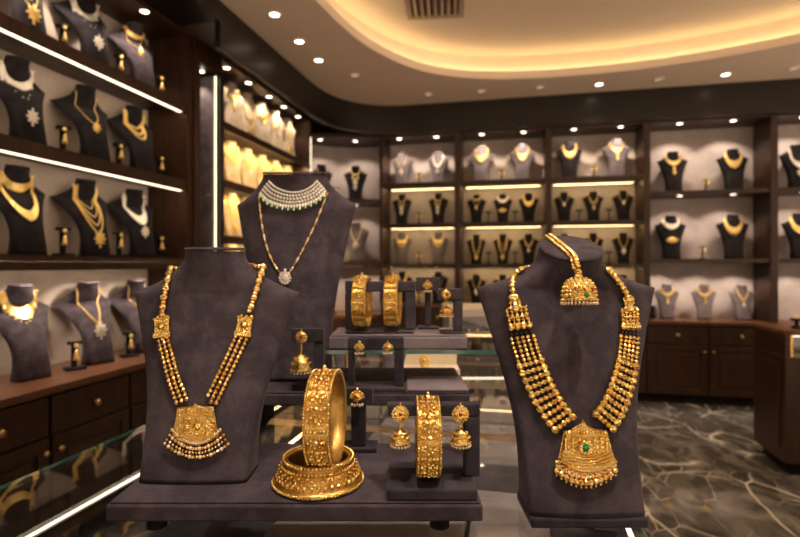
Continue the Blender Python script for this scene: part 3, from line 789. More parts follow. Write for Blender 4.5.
# corner bay
G = 'angled corner bay'
wall_bust(-1.765, 5.58, 2.07, 0.40, 'black', 'tassel', f'right one on upper shelf of {G}', radians(14), G)
wall_bust(-2.10, 5.42, 2.07, 0.40, 'dark', 'vee', f'left one on upper shelf of {G}', radians(40), G)
wall_bust(-1.76, 5.58, 1.39, 0.44, 'grey', 'chain_w', f'right one on lower shelf of {G}', radians(14), G)
wall_bust(-2.14, 5.43, 1.39, 0.34, 'dark', 'chain', f'left one on lower shelf of {G}', radians(40), G)
wall_bust(-1.72, 5.58, 0.81, 0.42, 'grey', 'fringe', f'on the counter of {G}', radians(14), G)
wall_stand(-1.95, 5.46, 2.07, f'between the upper shelf busts of {G}', radians(20), G, True)
wall_stand(-1.95, 5.44, 1.39, f'between the lower shelf busts of {G}', radians(20), G, True, 1.2)
wall_stand(-2.0, 5.44, 0.81, f'on the counter of {G}', radians(20), G, True, 1.3)
# back wall bays
YB = 5.63
def row(G, z, shelf, items, H, stands=()):
    nm = {2: ['left', 'right'], 3: ['left', 'middle', 'right'], 1: ['left']}[len(items)]
    for (x, col, k), n_ in zip(items, nm):
        wall_bust(x, YB, z, H, col, k, f'{n_} one, {shelf}, {G}', random.uniform(-0.06, 0.06), G)
    for x, w, e in stands: wall_stand(x, YB - 0.03, z, f'{w}, {shelf}, {G}', 0, G, False, 1.0, e)
A = 'narrow back bay'; BB = 'second back bay'; CC = 'third back bay'; DD = 'wide back bay'; EE = 'back bay at right edge'
st = lambda x, w='between the two busts', e=True: [(x, w, e)]
row(A, 2.24, 'top shelf', [(-1.24, 'grey', 'chain_w'), (-0.83, 'grey', 'diamond_band')], 0.36, st(-1.035))
row(A, 1.80, 'second shelf', [(-1.24, 'black', 'tassel'), (-0.83, 'black', 'tassel')], 0.34, st(-1.035))
row(A, 1.365, 'third shelf', [(-1.24, 'grey', 'fringe'), (-0.83, 'grey', 'fringe')], 0.34, st(-1.035))
row(A, 0.93, 'bottom shelf', [(-1.24, 'black', 'beads'), (-0.83, 'black', 'chain')], 0.34, st(-1.035))
row(BB, 2.24, 'top shelf', [(-0.36, 'grey', 'bib'), (0.075, 'grey', 'bib_fringe')], 0.40, st(-0.14))
s3 = lambda a, b: [(a, 'left of middle bust', False), (b, 'right of middle bust', False)]
row(BB, 1.80, 'second shelf', [(-0.41, 'black', 'choker'), (-0.13, 'black', 'collar_and_plate'), (0.14, 'black', 'bib')], 0.31, s3(-0.28, 0.0))
row(BB, 1.365, 'third shelf', [(-0.41, 'black', 'long'), (-0.13, 'black', 'multi'), (0.14, 'black', 'vee')], 0.31, s3(-0.28, 0.0))
row(BB, 0.93, 'bottom shelf', [(-0.41, 'black', 'chain_w'), (-0.13, 'black', 'long'), (0.14, 'black', 'vee')], 0.31, s3(-0.28, 0.0))
row(CC, 2.24, 'top shelf', [(0.555, 'black', 'bib_fringe'), (1.02, 'grey', 'bib_pendant')], 0.40, st(0.79))
row(CC, 1.80, 'second shelf', [(0.50, 'black', 'chain_s'), (0.79, 'black', 'vee'), (1.08, 'black', 'chain_s')], 0.31, s3(0.645, 0.935))
row(CC, 1.365, 'third shelf', [(0.50, 'black', 'beads'), (0.79, 'black', 'vee'), (1.08, 'black', 'chain_w')], 0.31, s3(0.645, 0.935))
row(CC, 0.93, 'bottom shelf', [(0.50, 'black', 'chain'), (0.79, 'black', 'long'), (1.08, 'black', 'chain')], 0.31)
row(DD, 2.07, 'top shelf', [(1.55, 'black', 'bib_pendant'), (2.09, 'black', 'bib')], 0.415, st(1.83, 'between the two busts'))
row(DD, 1.41, 'second shelf', [(1.53, 'black', 'collar_and_plate'), (2.09, 'black', 'bib_fringe')], 0.43, st(1.80))
row(DD, 0.81, 'counter', [(1.49, 'grey', 'bib_pendant'), (1.83, 'grey', 'bib_pendant'), (2.17, 'grey', 'vee')], 0.34)
row(EE, 2.07, 'top shelf', [(2.64, 'black', 'diamond_band'), (3.1, 'black', 'bib')], 0.43)
row(EE, 1.41, 'second shelf', [(2.66, 'black', 'bib'), (3.1, 'black', 'bib')], 0.43)
t = tag(obj('earring_card', MB().box(-0.035, 0.035, -0.008, 0.008, 0, 0.13).box(-0.045, 0.045, -0.025, 0.025, -0.0005, 0.006), BLACKV, None, loc=(1.335, 5.60, 0.811), bev=0.003), 'plain black upright card at the left end of the wide back bay counter', 'earring stand')
# ------------------------------------------------------------------ glass showcases
ZT = 0.98                                  # height of the glass counter top
def dobj(name, mb, m, parent=None, **kw):  # a mesh laid out in display-table coordinates, parented to a thing that stands there
    return obj(name, mb, m, parent, **kw)
def showcase(label, x0, x1, y0, y1, led_y=True, deck=0.895):
    t = thing('glass_showcase', label, 'showcase', ((x0 + x1) / 2, (y0 + y1) / 2, 0))
    w, d = (x1 - x0) / 2, (y1 - y0) / 2
    obj('base_cabinet', MB().box(-w + 0.02, w - 0.02, -d, d, 0.001, 0.70), WOOD, t, bev=0.003)
    obj('deck', MB().box(-w + 0.006, w - 0.006, -d + 0.002, d - 0.002, 0.7005, 0.72), SUEDE_D, t)
    g = obj('glass_top', MB().box(-w, w, -d, d, ZT - 0.006, ZT), GLASS, t)
    obj('polished_edge', MB().box(-w - 0.0015, -w - 0.0002, -d, d, ZT - 0.006, ZT).box(w + 0.0002, w + 0.0015, -d, d, ZT - 0.006, ZT), GEDGE, g)
    obj('glass_side', MB().box(-w, -w + 0.006, -d, d, 0.7205, ZT - 0.0105), GLASS, t)
    obj('glass_side', MB().box(w - 0.006, w, -d, d, 0.7205, ZT - 0.0105), GLASS, t)
    obj('led_strip', MB().box(-w + 0.011, -w + 0.016, -d + 0.01, d - 0.01, 0.877, 0.880), LED_V, t)
    obj('brass_rail', MB().box(-w + 0.006, -w + 0.020, -d + 0.01, d - 0.01, 0.866, 0.8755), WOODB, t)
    obj('led_strip', MB().box(w - 0.016, w - 0.010, -d + 0.01, d - 0.01, 0.961, 0.965), LED_V, t)
    obj('cross_rail', MB().box(-w + 0.02, w - 0.02, d - 0.014, d - 0.004, 0.955, 0.967), BRASS, t)
    return t
SX0, SX1 = -0.8375, 0.175
showcase('glass-topped showcase counter under the front suede tray and busts', SX0, SX1, 0.28, 1.19)
showcase('glass-topped showcase counter behind the suede trays, before the aisle', SX0, SX1, 1.195, 2.05)
# suede pads lying inside the front case
pads = [(-0.62, 0.62, 0.30, 0.26, 'left of the front tray'), (-0.27, 0.62, 0.36, 0.26, 'under the front tray, left one'), (-0.01, 0.66, 0.15, 0.30, 'under the front bust'),
        (-0.27, 0.90, 0.36, 0.26, 'in the middle of the front case'), (-0.01, 0.985, 0.15, 0.31, 'in the gap between tray and right bust')]
PADZ = 0.86
t = thing('display_riser', 'wooden riser holding suede pads inside the front glass case', 'riser', (0, 0, 0))
obj('box', MB().box(-0.55, 0.13, 0.40, 1.15, 0.7205, PADZ - 0.0215), SUEDE_D, t)
for x, y, w, d, lab in pads[1:]:
    tag(obj('display_pad', MB().box(-w / 2 + .002, w / 2 - .002, -d / 2 + .002, d / 2 - .002, -0.02, 0), PADM, None, loc=(x, y, PADZ - 0.001), bev=0.004), 'flat mauve suede pad in the glass case, ' + lab, 'display pad')
for k, (x, y) in enumerate(((-0.27, 1.45), (0.02, 1.45), (-0.27, 1.80), (0.02, 1.80))):
    tag(obj('display_pad', MB().box(-0.135, 0.135, -0.16, 0.16, -0.139, 0), PADM, None, loc=(x, y, 0.86), bev=0.004), 'deep grey suede pad inside the rear glass case, ' + ['front left', 'front right', 'back left', 'back right'][k], 'display pad')
# half-round pads with necklaces behind the left pane of the case
# gold pieces lying low in the front case
for k, (X, Y, Z) in enumerate(((-0.44, 0.60, 0.7205), (-0.40, 0.64, 0.7205), (-0.15, 0.64, PADZ), (-0.05, 0.63, PADZ), (0.275 - 0.0, 0.69, 0.7205))):
    if k > 3: continue
    p = D(X, Y, Z)
    b = MB()
    b.tube([(0.028 * cos(a * pi / 10), 0.028 * sin(a * pi / 10), 0.008) for a in range(20)], 0.0055, 8, True)
    for a in range(20): b.sph((0.028 * cos(a * pi / 10), 0.028 * sin(a * pi / 10), 0.014), 0.004, 6, 4)
    tag(obj('bangle', b, GOLD, None, loc=p), 'gold bangle lying inside the case below the front tray, ' + ['leftmost', 'second from left', 'third from left', 'rightmost'][k], 'bangle', 'bangles in the front case')

# tall showcase across the aisle
p = D(0.62, 2.45, 0)
t = thing('glass_showcase', 'tall lit glass showcase with two jewellery shelves left of the right bust', 'showcase', p, TH)
obj('base_cabinet', MB().box(-0.40, 0.38, -0.18, 0.18, 0.001, 0.76), WOOD, t, bev=0.003)
obj('back_panel', MB().box(-0.40, 0.38, 0.16, 0.17, 0.771, 1.12), BACKG, t)
obj('deck', MB().box(-0.40, 0.38, -0.18, 0.18, 0.761, 0.77), SUEDE_L, t)
obj('top_frame', MB().box(-0.405, 0.385, -0.185, 0.185, 1.121, 1.155), WHITEM, t, bev=0.002)
obj('glass_front', MB().box(-0.40, 0.38, -0.182, -0.178, 0.771, 1.12), GLASS, t)
obj('glass_shelf', MB().box(-0.39, 0.37, -0.17, 0.155, 0.940, 0.948), GLASS, t)
obj('led_strip', MB().box(-0.39, 0.37, -0.150, -0.110, 1.1190, 1.1205), LED_V, t)
obj('post', MB().box(-0.402, -0.392, -0.186, -0.183, 0.771, 1.12), WHITEM, t)
def pair_stand(k, X, Z, lab):
    t = thing('earring_stand', 'grey earring card with gold drops in the tall showcase, ' + lab, 'earring stand', D(X, 2.40, Z), TH)
    obj('card', MB().box(-0.045, 0.045, 0.0, 0.006, 0, 0.12).box(-0.045, 0.045, -0.02, 0.02, 0.0, 0.006), SUEDE_L, t)
    for s in (-0.02, 0.02):
        b = MB().sph((s, -0.008, 0.095), (0.008, 0.004, 0.008), 8, 5).lathe([(0.002, 0.085), (0.010, 0.060), (0.015, 0.035), (0.013, 0.018), (0.002, 0.010)], 12, T(s, -0.016, 0))
        obj('earring', b, GOLD_S, t)
for k, (X, Z, lab) in enumerate(((0.34, 0.949, 'upper shelf, left'), (0.49, 0.949, 'upper shelf, middle'), (0.66, 0.949, 'upper shelf, right'), (0.33, 0.771, 'lower shelf, left'), (0.47, 0.771, 'lower shelf, middle'), (0.64, 0.771, 'lower shelf, right'))):
    pair_stand(k, X, Z, lab)
# open cream jewel case in the distance on the counter
p = D(0.10, 1.78, ZT + 0.0008)
t = thing('jewellery_box', 'open cream-lined jewellery box standing behind the middle grey tray', 'jewellery box', p, TH)
obj('lid', MB().box(-0.10, 0.10, 0.03, 0.045, 0.0, 0.085), CREAM_L, t, bev=0.004)
obj('base', MB().box(-0.10, 0.10, -0.07, 0.028, 0.0, 0.022), CREAM_L, t, bev=0.003)
b = MB()
for k in range(9): b.sph((0.014 * cos(k * 2 * pi / 9), -0.03, 0.044 + 0.014 * sin(k * 2 * pi / 9)), 0.007, 8, 5)
b.sph((0, -0.032, 0.044), (0.011, 0.008, 0.011), 10, 6).sph((0, -0.03, 0.026), (0.016, 0.01, 0.004), 8, 5)
tag(obj('brooch', b, GOLD_B, None, loc=p + D(-0.01, -0.0, 0.0005)), 'gold flower brooch standing in the open cream jewellery box', 'brooch')
# a grey round bust farther along the counter
for X, Y, H, lab in ((-0.02, 1.62, 0.15, 'small grey bust seen under the glass riser shelf, right one'), (-0.17, 1.60, 0.15, 'small grey bust seen under the glass riser shelf, left one')):
    tag(put('necklace_bust', bust_me['grey'], None, D(X, Y, ZT + 0.0008), TH, H / 0.4), lab, 'display bust')

# ------------------------------------------------------------------ suede trays and steps (display-table frame)
def slab(name, label, X0_, X1_, Ya, Yb, z0, z1, m, cat='display tray', pad=True):
    c = D((X0_ + X1_) / 2, (Ya + Yb) / 2, z0); w, d = (X1_ - X0_) / 2, (Yb - Ya) / 2; h = z1 - z0
    t = thing(name, label, cat, c, TH)
    if pad:
        obj('tray_base', MB().box(-w, w, -d, d, 0, h * 0.86), m, t, bev=0.003)
        obj('top_pad', MB().box(-w + 0.004, w - 0.004, -d + 0.004, d - 0.004, h * 0.86 + 0.0002, h), m, t, bev=0.0018)
    else:
        obj('tray_base', MB().box(-w, w, -d, d, 0, h), m, t, bev=0.005, seg=3)
    return t
P1 = 1.0265
t = slab('display_tray', 'wide slate suede platform in front carrying the left bust and bangles', -0.401, 0.113, 0.700, 0.940, 1.0005, P1, SUEDE)
for x in (-0.20, 0.20):
    for y in (-0.09, 0.09): obj('foot', MB().lathe([(0.014, -0.0200), (0.014, -0.0003)], 16, T(x, y, 0)), BLACKV, t)
P2 = 1.092
t = slab('display_tray', 'slate suede step behind the front platform, under the tall rear bust', -0.40, 0.141, 1.040, 1.30, 1.065, P2, SUEDE)
for x in (-0.2, 0.2): obj('support', MB().box(x - 0.02, x + 0.02, -0.02, 0.10, -0.0847, -0.0003), BLACKV, t)
slab('display_tray', 'flat mauve grey pad at the right end of the middle step', 0.015, 0.140, 1.046, 1.170, P2 + 0.0005, P2 + 0.006, SUEDE_L, pad=False)
# glass shelf that carries the upper tray
c = D(0.09, 1.25, 0)
t = thing('glass_riser', 'green-edged glass shelf on clear legs above the middle step', 'glass shelf', c, TH)
g = obj('glass_plate', MB().box(-0.25, 0.27, -0.15, 0.16, 1.160, 1.168), GLASS, t)
obj('polished_edge', MB().box(-0.25, 0.27, -0.1515, -0.1502, 1.160, 1.168), GEDGE, g)
for x0_, y0_ in ((0.25, -0.13), (0.25, 0.14), (-0.235, 0.14)):
    obj('leg', MB().lathe([(0.005, ZT + 0.0005), (0.005, 1.1598)], 12, T(x0_, y0_, 0)), BRASS, t)
P3 = 1.199
slab('display_tray', 'mauve grey suede tray on the glass shelf carrying two bangles', -0.154, 0.145, 1.108, 1.25, 1.1685, P3, SUEDE_L)

# ------------------------------------------------------------------ the three large busts
def pix(B, org, u, v, off=0.0):
    """where a sight line meets the front of a bust: that bust's own x, z"""
    d = org[1]
    for _ in range(30):
        x = (u - 400) / F * d - org[0]; z = EYE - (v - 265) / F * d - org[2]
        d = org[1] + B.front(x, z) - off
    return x, z
BL = Bust(0.346, 0.277, 0.081, 0.139, 0.047, lean=0.070, tilt=0.02, ncy=0.065, pw=1.6, fb=0.040, pn=2.1)
OL = (-0.3085, 0.797, P1 + 0.0006)
BR = Bust(0.378, 0.318, 0.083, 0.144, 0.047, lean=0.062, tilt=0.42, ncy=0.038, pw=1.7, fb=0.045, pn=2.4)
OR = (0.266, 0.766, ZT + 0.0155)
BM = Bust(0.474, 0.402, 0.090, 0.144, 0.074, lean=0.060, tilt=0.18, ncy=0.045, pw=1.8, fb=0.050, pn=1.7)
OM = (-0.250, 1.185, P2 + 0.0006)
def big_bust(B, org, label, plinth=False):
    t = thing('necklace_bust', label, 'display bust', D(*org), TH)
    put('torso', B.mesh('torso', SUEDE, 72, 40, 24), t)
    if plinth: obj('plinth', MB().box(-B.wb + 0.001, B.wb - 0.001, -0.0455, 0.046, -0.0149, -0.0004), SUEDE_D, t, bev=0.003)
    return t
big_bust(BL, OL, 'large slate suede bust on the front platform at left')
big_bust(BR, OR, 'large slate suede bust standing on the glass at right', True)
big_bust(BM, OM, 'tall slate suede bust at the back wearing a diamond choker')

def onb(B, org, uvs, off=0.004, behind=True):
    pts = []
    for u, v in uvs:
        x, z = pix(B, org, u, v, off); pts.append(Vector((x, B.front(x, z) - off, z)))
    return pts
def smooth_line(P, k=10):
    out = []; n = len(P)
    for i in range(n - 1):
        a, b, c, d = P[max(i - 1, 0)], P[i], P[i + 1], P[min(i + 2, n - 1)]
        for q in range(k):
            t = q / k; out.append(0.5 * ((2 * b) + (c - a) * t + (2 * a - 5 * b + 4 * c - d) * t * t + (3 * b - a - 3 * c + d) * t ** 3))
    return out + [P[-1]]
def rows(B, P, offs_, off=0.004):
    """parallel lines beside a centre line, lying on the bust"""
    res = []
    for o in offs_:
        L = []
        for i, p in enumerate(P):
            t = (P[min(i + 1, len(P) - 1)] - P[max(i - 1, 0)]); n = Vector((t.z, 0, -t.x)).normalized()
            x, z = p.x + n.x * o, p.z + n.z * o; L.append(Vector((x, B.front(x, z) - off, z)))
        res.append(L)
    return res
def behind_neck(B, p, side):
    """carry a strand round the back of the neck from point p"""
    w, f, b, q, yc = B.sec(p.z)
    return [Vector((side * (w * cos(a) + 0.003), yc + (b + .003) * sin(a), p.z + 0.004 * sin(a))) for a in (0.1, 0.5, 0.9, 1.3, 1.57)]
def frame_at(p, x=(1, 0, 0), nrm=(0, -1, 0.0), tilt=0.0, roll=0.0):
    return T(*p) @ RX(tilt) @ RY(roll)

# ---- left necklace
t = thing('necklace', 'long gold temple necklace with plaque pendant on the left bust', 'necklace', D(*OL), TH)
PL = {}
for side, nm, top, sp_, dn in ((-1, 'left', [(171, 269), (168, 280), (165, 292), (163, 306), (162.5, 316)], (162.5, 327), [(163, 339), (168, 358), (174, 380), (182, 402)]),
                               (1, 'right', [(263, 267), (259, 280), (255, 294), (251, 306), (247.5, 315)], (244.5, 326), [(241, 338), (232, 358), (221, 381), (211, 402)])):
    P = smooth_line(onb(BL, OL, top, 0.006))
    b = MB()
    for i, q in enumerate(resample(P, 0.0074)):
        b.sph(q, (0.0068, 0.0060, 0.0062) if i % 2 == 0 else (0.0050, 0.0046, 0.0036), 12, 8)
        if i % 2 == 0:
            for a in range(6): b.sph(q + Vector((0.0056 * cos(a * pi / 3), -0.0060 * abs(sin(a * pi / 3)), 0.0)), 0.0012, 5, 4)
    for q in resample([P[0]] + behind_neck(BL, P[0], side), 0.009): b.sph(q, 0.0048, 8, 6)
    obj('neck_beads', b, GOLD_D, t)
    # carved spacer block
    x, z = pix(BL, OL, *sp_, 0.006); c = Vector((x, BL.front(x, z) - 0.005, z))
    sk = MB(frame_at(c, tilt=-0.2, roll=side * 0.10))
    sk.box(-0.0115, 0.0115, -0.004, 0.004, -0.010, 0.014).box(-0.0135, 0.0135, -0.005, 0.004, -0.016, -0.010)
    for zz in (-0.0155, -0.0105, 0.013):
        for k in range(8): sk.sph((-0.012 + k * 0.0034, -0.004, zz), 0.0020, 6, 5)
    sk.lathe([(0.002, 0), (0.0060, 0.001), (0.0045, 0.004), (0.001, 0.0055)], 12, T(0, -0.004, 0.001) @ RX(pi / 2))
    for k in range(8): sk.sph((0.0082 * cos(k * pi / 4), -0.005, 0.001 + 0.0078 * sin(k * pi / 4)), (0.0026, 0.0022, 0.0026), 6, 5)
    for xx in (-0.008, 0, 0.008): sk.sph((xx, 0, 0.015), (0.0038, 0.003, 0.0035), 8, 5)
    obj('spacer', sk, GOLD, t, bev=0.0)
    P = smooth_line(onb(BL, OL, dn, 0.004))
    for L in rows(BL, P, (-0.0082, 0.0, 0.0082), 0.004):
        b = MB()
        for i, q in enumerate(resample(L, 0.0074)):
            b.sph(q, (0.0036, 0.0036, 0.0037), 10, 7)
            b.sph(q + Vector((0, 0, 0.0037)), (0.0014, 0.0014, 0.0009), 6, 4)
        obj('bead_strand', b, GOLD_D, t)
# the plaque
def plaque(name, B, org, poly_uv, m, parent, thick=0.006, lift=0.002):
    pts = [pix(B, org, u, v, lift) for u, v in poly_uv]
    cx = sum(p[0] for p in pts) / len(pts); cz = sum(p[1] for p in pts) / len(pts)
    vs = []; n = len(pts)
    for sc_, off in ((1, lift), (1, lift + thick * 0.6), (0.93, lift + thick)):
        for x, z in pts:
            xx, zz = cx + (x - cx) * sc_, cz + (z - cz) * sc_
            vs.append((xx, B.front(xx, zz) - off, zz))
    fs = [(j * n + i, j * n + (i + 1) % n, (j + 1) * n + (i + 1) % n, (j + 1) * n + i) for j in range(2) for i in range(n)]
    vs.append((cx, B.front(cx, cz) - lift - thick, cz)); fs += [(2 * n + i, 2 * n + (i + 1) % n, 3 * n) for i in range(n)]
    fs.append(tuple(range(n - 1, -1, -1)))
    mb = MB().add(vs, fs)
    return mb, cx, cz
def surf(B, org, u, v, off):
    x, z = pix(B, org, u, v, off); return Vector((x, B.front(x, z) - off, z))
poly = [(178, 407), (188, 406), (193, 405), (196, 402), (199, 405), (205, 406), (214, 406.5), (216, 420), (219, 436), (212, 440.5), (204, 442.5), (196, 443.2), (188, 442.5), (180, 440), (173, 434), (176, 420)]
mb, cx, cz = plaque('pendant', BL, OL, poly, GOLD, t, 0.007)
pn = obj('pendant', mb, GOLD_SHADE, t); mb = MB()
for u in range(180, 215, 3):            # fluted top band
    p = surf(BL, OL, u, 410.5, 0.009); mb.sph(p, (0.0018, 0.0018, 0.0050), 6, 5)
for k in range(17):                     # rope edges
    u = 179 + k * 2.2; mb.sph(surf(BL, OL, u, 415.0, 0.0092), 0.0016, 6, 4)
    mb.sph(surf(BL, OL, 175.5 + k * 2.55, 435.5 + 5.2 * (1 - ((k - 8) / 8) ** 2), 0.0086), 0.0019, 6, 4)
for k in range(9):
    mb.sph(surf(BL, OL, 178 - k * 0.25, 415 + k * 2.4, 0.0085), 0.0015, 6, 4); mb.sph(surf(BL, OL, 214.5 + k * 0.3, 415 + k * 2.4, 0.0085), 0.0015, 6, 4)
rnd = random.Random(3)
mb.sph(surf(BL, OL, 197, 427, 0.009), (0.0075, 0.004, 0.0065), 12, 8)
for k in range(8): mb.sph(surf(BL, OL, 197 + 9.5 * cos(k * pi / 4), 427 + 7 * sin(k * pi / 4), 0.0092), (0.0034, 0.0028, 0.0034), 8, 6)
for j in range(6):
    for k in range(15):
        mb.sph(surf(BL, OL, 179.5 + k * 2.5, 419 + j * 3.1 + 0.8 * sin(k * 2.1), 0.0084), (0.0014, 0.0016, 0.0015), 6, 4)
for k in range(26):
    s = 1 if k % 2 else -1
    mb.sph(surf(BL, OL, 197 + s * rnd.uniform(10, 17.5), rnd.uniform(418, 437), 0.0088), (rnd.uniform(.0018, .0036), 0.0025, rnd.uniform(.0018, .0036)), 8, 5)
obj('relief', mb, GOLD, pn)
n = 19
for k in range(n):
    a = (k - (n - 1) / 2) / ((n - 1) / 2)
    dr = MB()
    for r_ in range(4):
        u = 196 + a * (24.5 + r_ * 2.4) + (0.6 if r_ % 2 else 0); v = 431 + r_ * 4.3 + 13.5 * (1 - a * a)
        big = r_ in (1, 3)
        dr.sph(surf(BL, OL, u, v, 0.006 + 0.0008 * r_), (0.0029, 0.0029, 0.0031) if big else (0.0020, 0.0020, 0.0024), 8, 6)
    obj('bead_drop', dr, PEARL if k % 3 == 1 else GOLD_D, pn)
bz = MB()
for k in range(28):
    a = (k - 13.5) / 13.5
    bz.sph(surf(BL, OL, 196 + a * 24, 429.5 + 14 * (1 - a * a), 0.008), 0.0021, 6, 5)
obj('bead_row', bz, PEARL, pn)

# ---- middle bust: diamond choker and fine chain
t = thing('necklace', 'wide diamond collar choker on the tall rear bust', 'necklace', D(*OM), TH)
def ring_pts(B, z, drop, off, n=48, a0=-0.30):
    pts = []
    for k in range(n + 1):
        a = pi - a0 + (pi + 2 * a0) * k / n                       # from the left side round the front to the right side
        w, f, b, q, yc = B.sec(z)
        fr = max(0.0, -sin(a))
        zz = z - drop * fr
        w, f, b, q, yc = B.sec(zz)
        c = cos(a); x = (w + off) * c
        y = yc - (f + off) * (fr ** q) if sin(a) < 0 else yc + (b + off) * sin(a) ** q
        pts.append(Vector((x, y, zz)))
    return pts
inner = [(269, 181.5), (275, 187), (284, 191), (293, 192.5), (303, 191), (311, 187), (317, 181)]
outer_ = [(260, 194), (267, 201), (279, 205.5), (292, 207), (305, 205), (317, 200), (326, 192)]
def col_row(f_, off): return smooth_line(onb(BM, OM, [(a[0] * (1 - f_) + b[0] * f_, a[1] * (1 - f_) + b[1] * f_) for a, b in zip(inner, outer_)], off))
def neck_back(P, k=10):
    """close a collar row round the back of the neck"""
    a, b = P[-1], P[0]; w, f, bb, q, yc = BM.sec((a.z + b.z) / 2); out = []
    for i in range(1, k):
        g = pi * i / k; out.append(Vector(((a.x + b.x) / 2 + (a.x - b.x) / 2 * cos(g), (a.y + b.y) / 2 + (bb + 0.012 + abs(yc - a.y)) * sin(g), a.z + (b.z - a.z) * i / k + 0.006 * sin(g))))
    return out
b = MB()
for i, r in enumerate((0.0028, 0.0034, 0.0038, 0.0036, 0.0032)):
    P = col_row(i / 4.4, 0.005)
    for q in resample(P + neck_back(P), r * 2.02): b.sph(q, r, 7, 5)
obj('collar', b, DIAM, t)
b = MB(); dk = MB()
P = col_row(1.0, 0.007)
for i, q in enumerate(resample(P, 0.0066)):
    b.sph(q, 0.0031, 7, 5)
    (dk if i % 2 else b).sph(q + Vector((0, -0.002, -0.0055)), (0.0024, 0.0024, 0.0034), 7, 5)
obj('drop_fringe', b, DIAM, t); obj('dark_bead_drops', dk, EMER, t)
t = thing('necklace', 'fine gold bead chain with small diamond pendant on the tall rear bust', 'necklace', D(*OM), TH)
b = MB(); b2 = MB()
chain = onb(BM, OM, [(259, 198), (260.5, 212), (262.5, 228), (266, 244), (271, 258), (278, 270), (283, 275)], 0.003)
chain2 = onb(BM, OM, [(327, 194), (322, 207), (315.5, 223), (309, 237), (303, 249), (296, 262), (288, 275)], 0.003)
for ch in (chain, chain2):
    L = smooth_line(ch)
    b.tube(L[::3], 0.0009, 5)
    for i, q in enumerate(resample(L, 0.0050)):
        (b if i % 5 < 3 else b2).sph(q, 0.0025 if i % 5 else 0.0036, 7, 5)
obj('chain', b, GOLD_S, t); obj('diamond_links', b2, DIAM, t)
c = surf(BM, OM, 285, 278, 0.006); b = MB().sph(c, (0.009, 0.004, 0.0105), 12, 8)
for k in range(12): b.sph(c + Vector((0.0115 * cos(k * pi / 6), -0.001, 0.0125 * sin(k * pi / 6))), 0.0030, 7, 5)
b.sph(c + Vector((0, 0, 0.018)), 0.0035, 7, 5)
obj('pendant', b, DIAM, t)

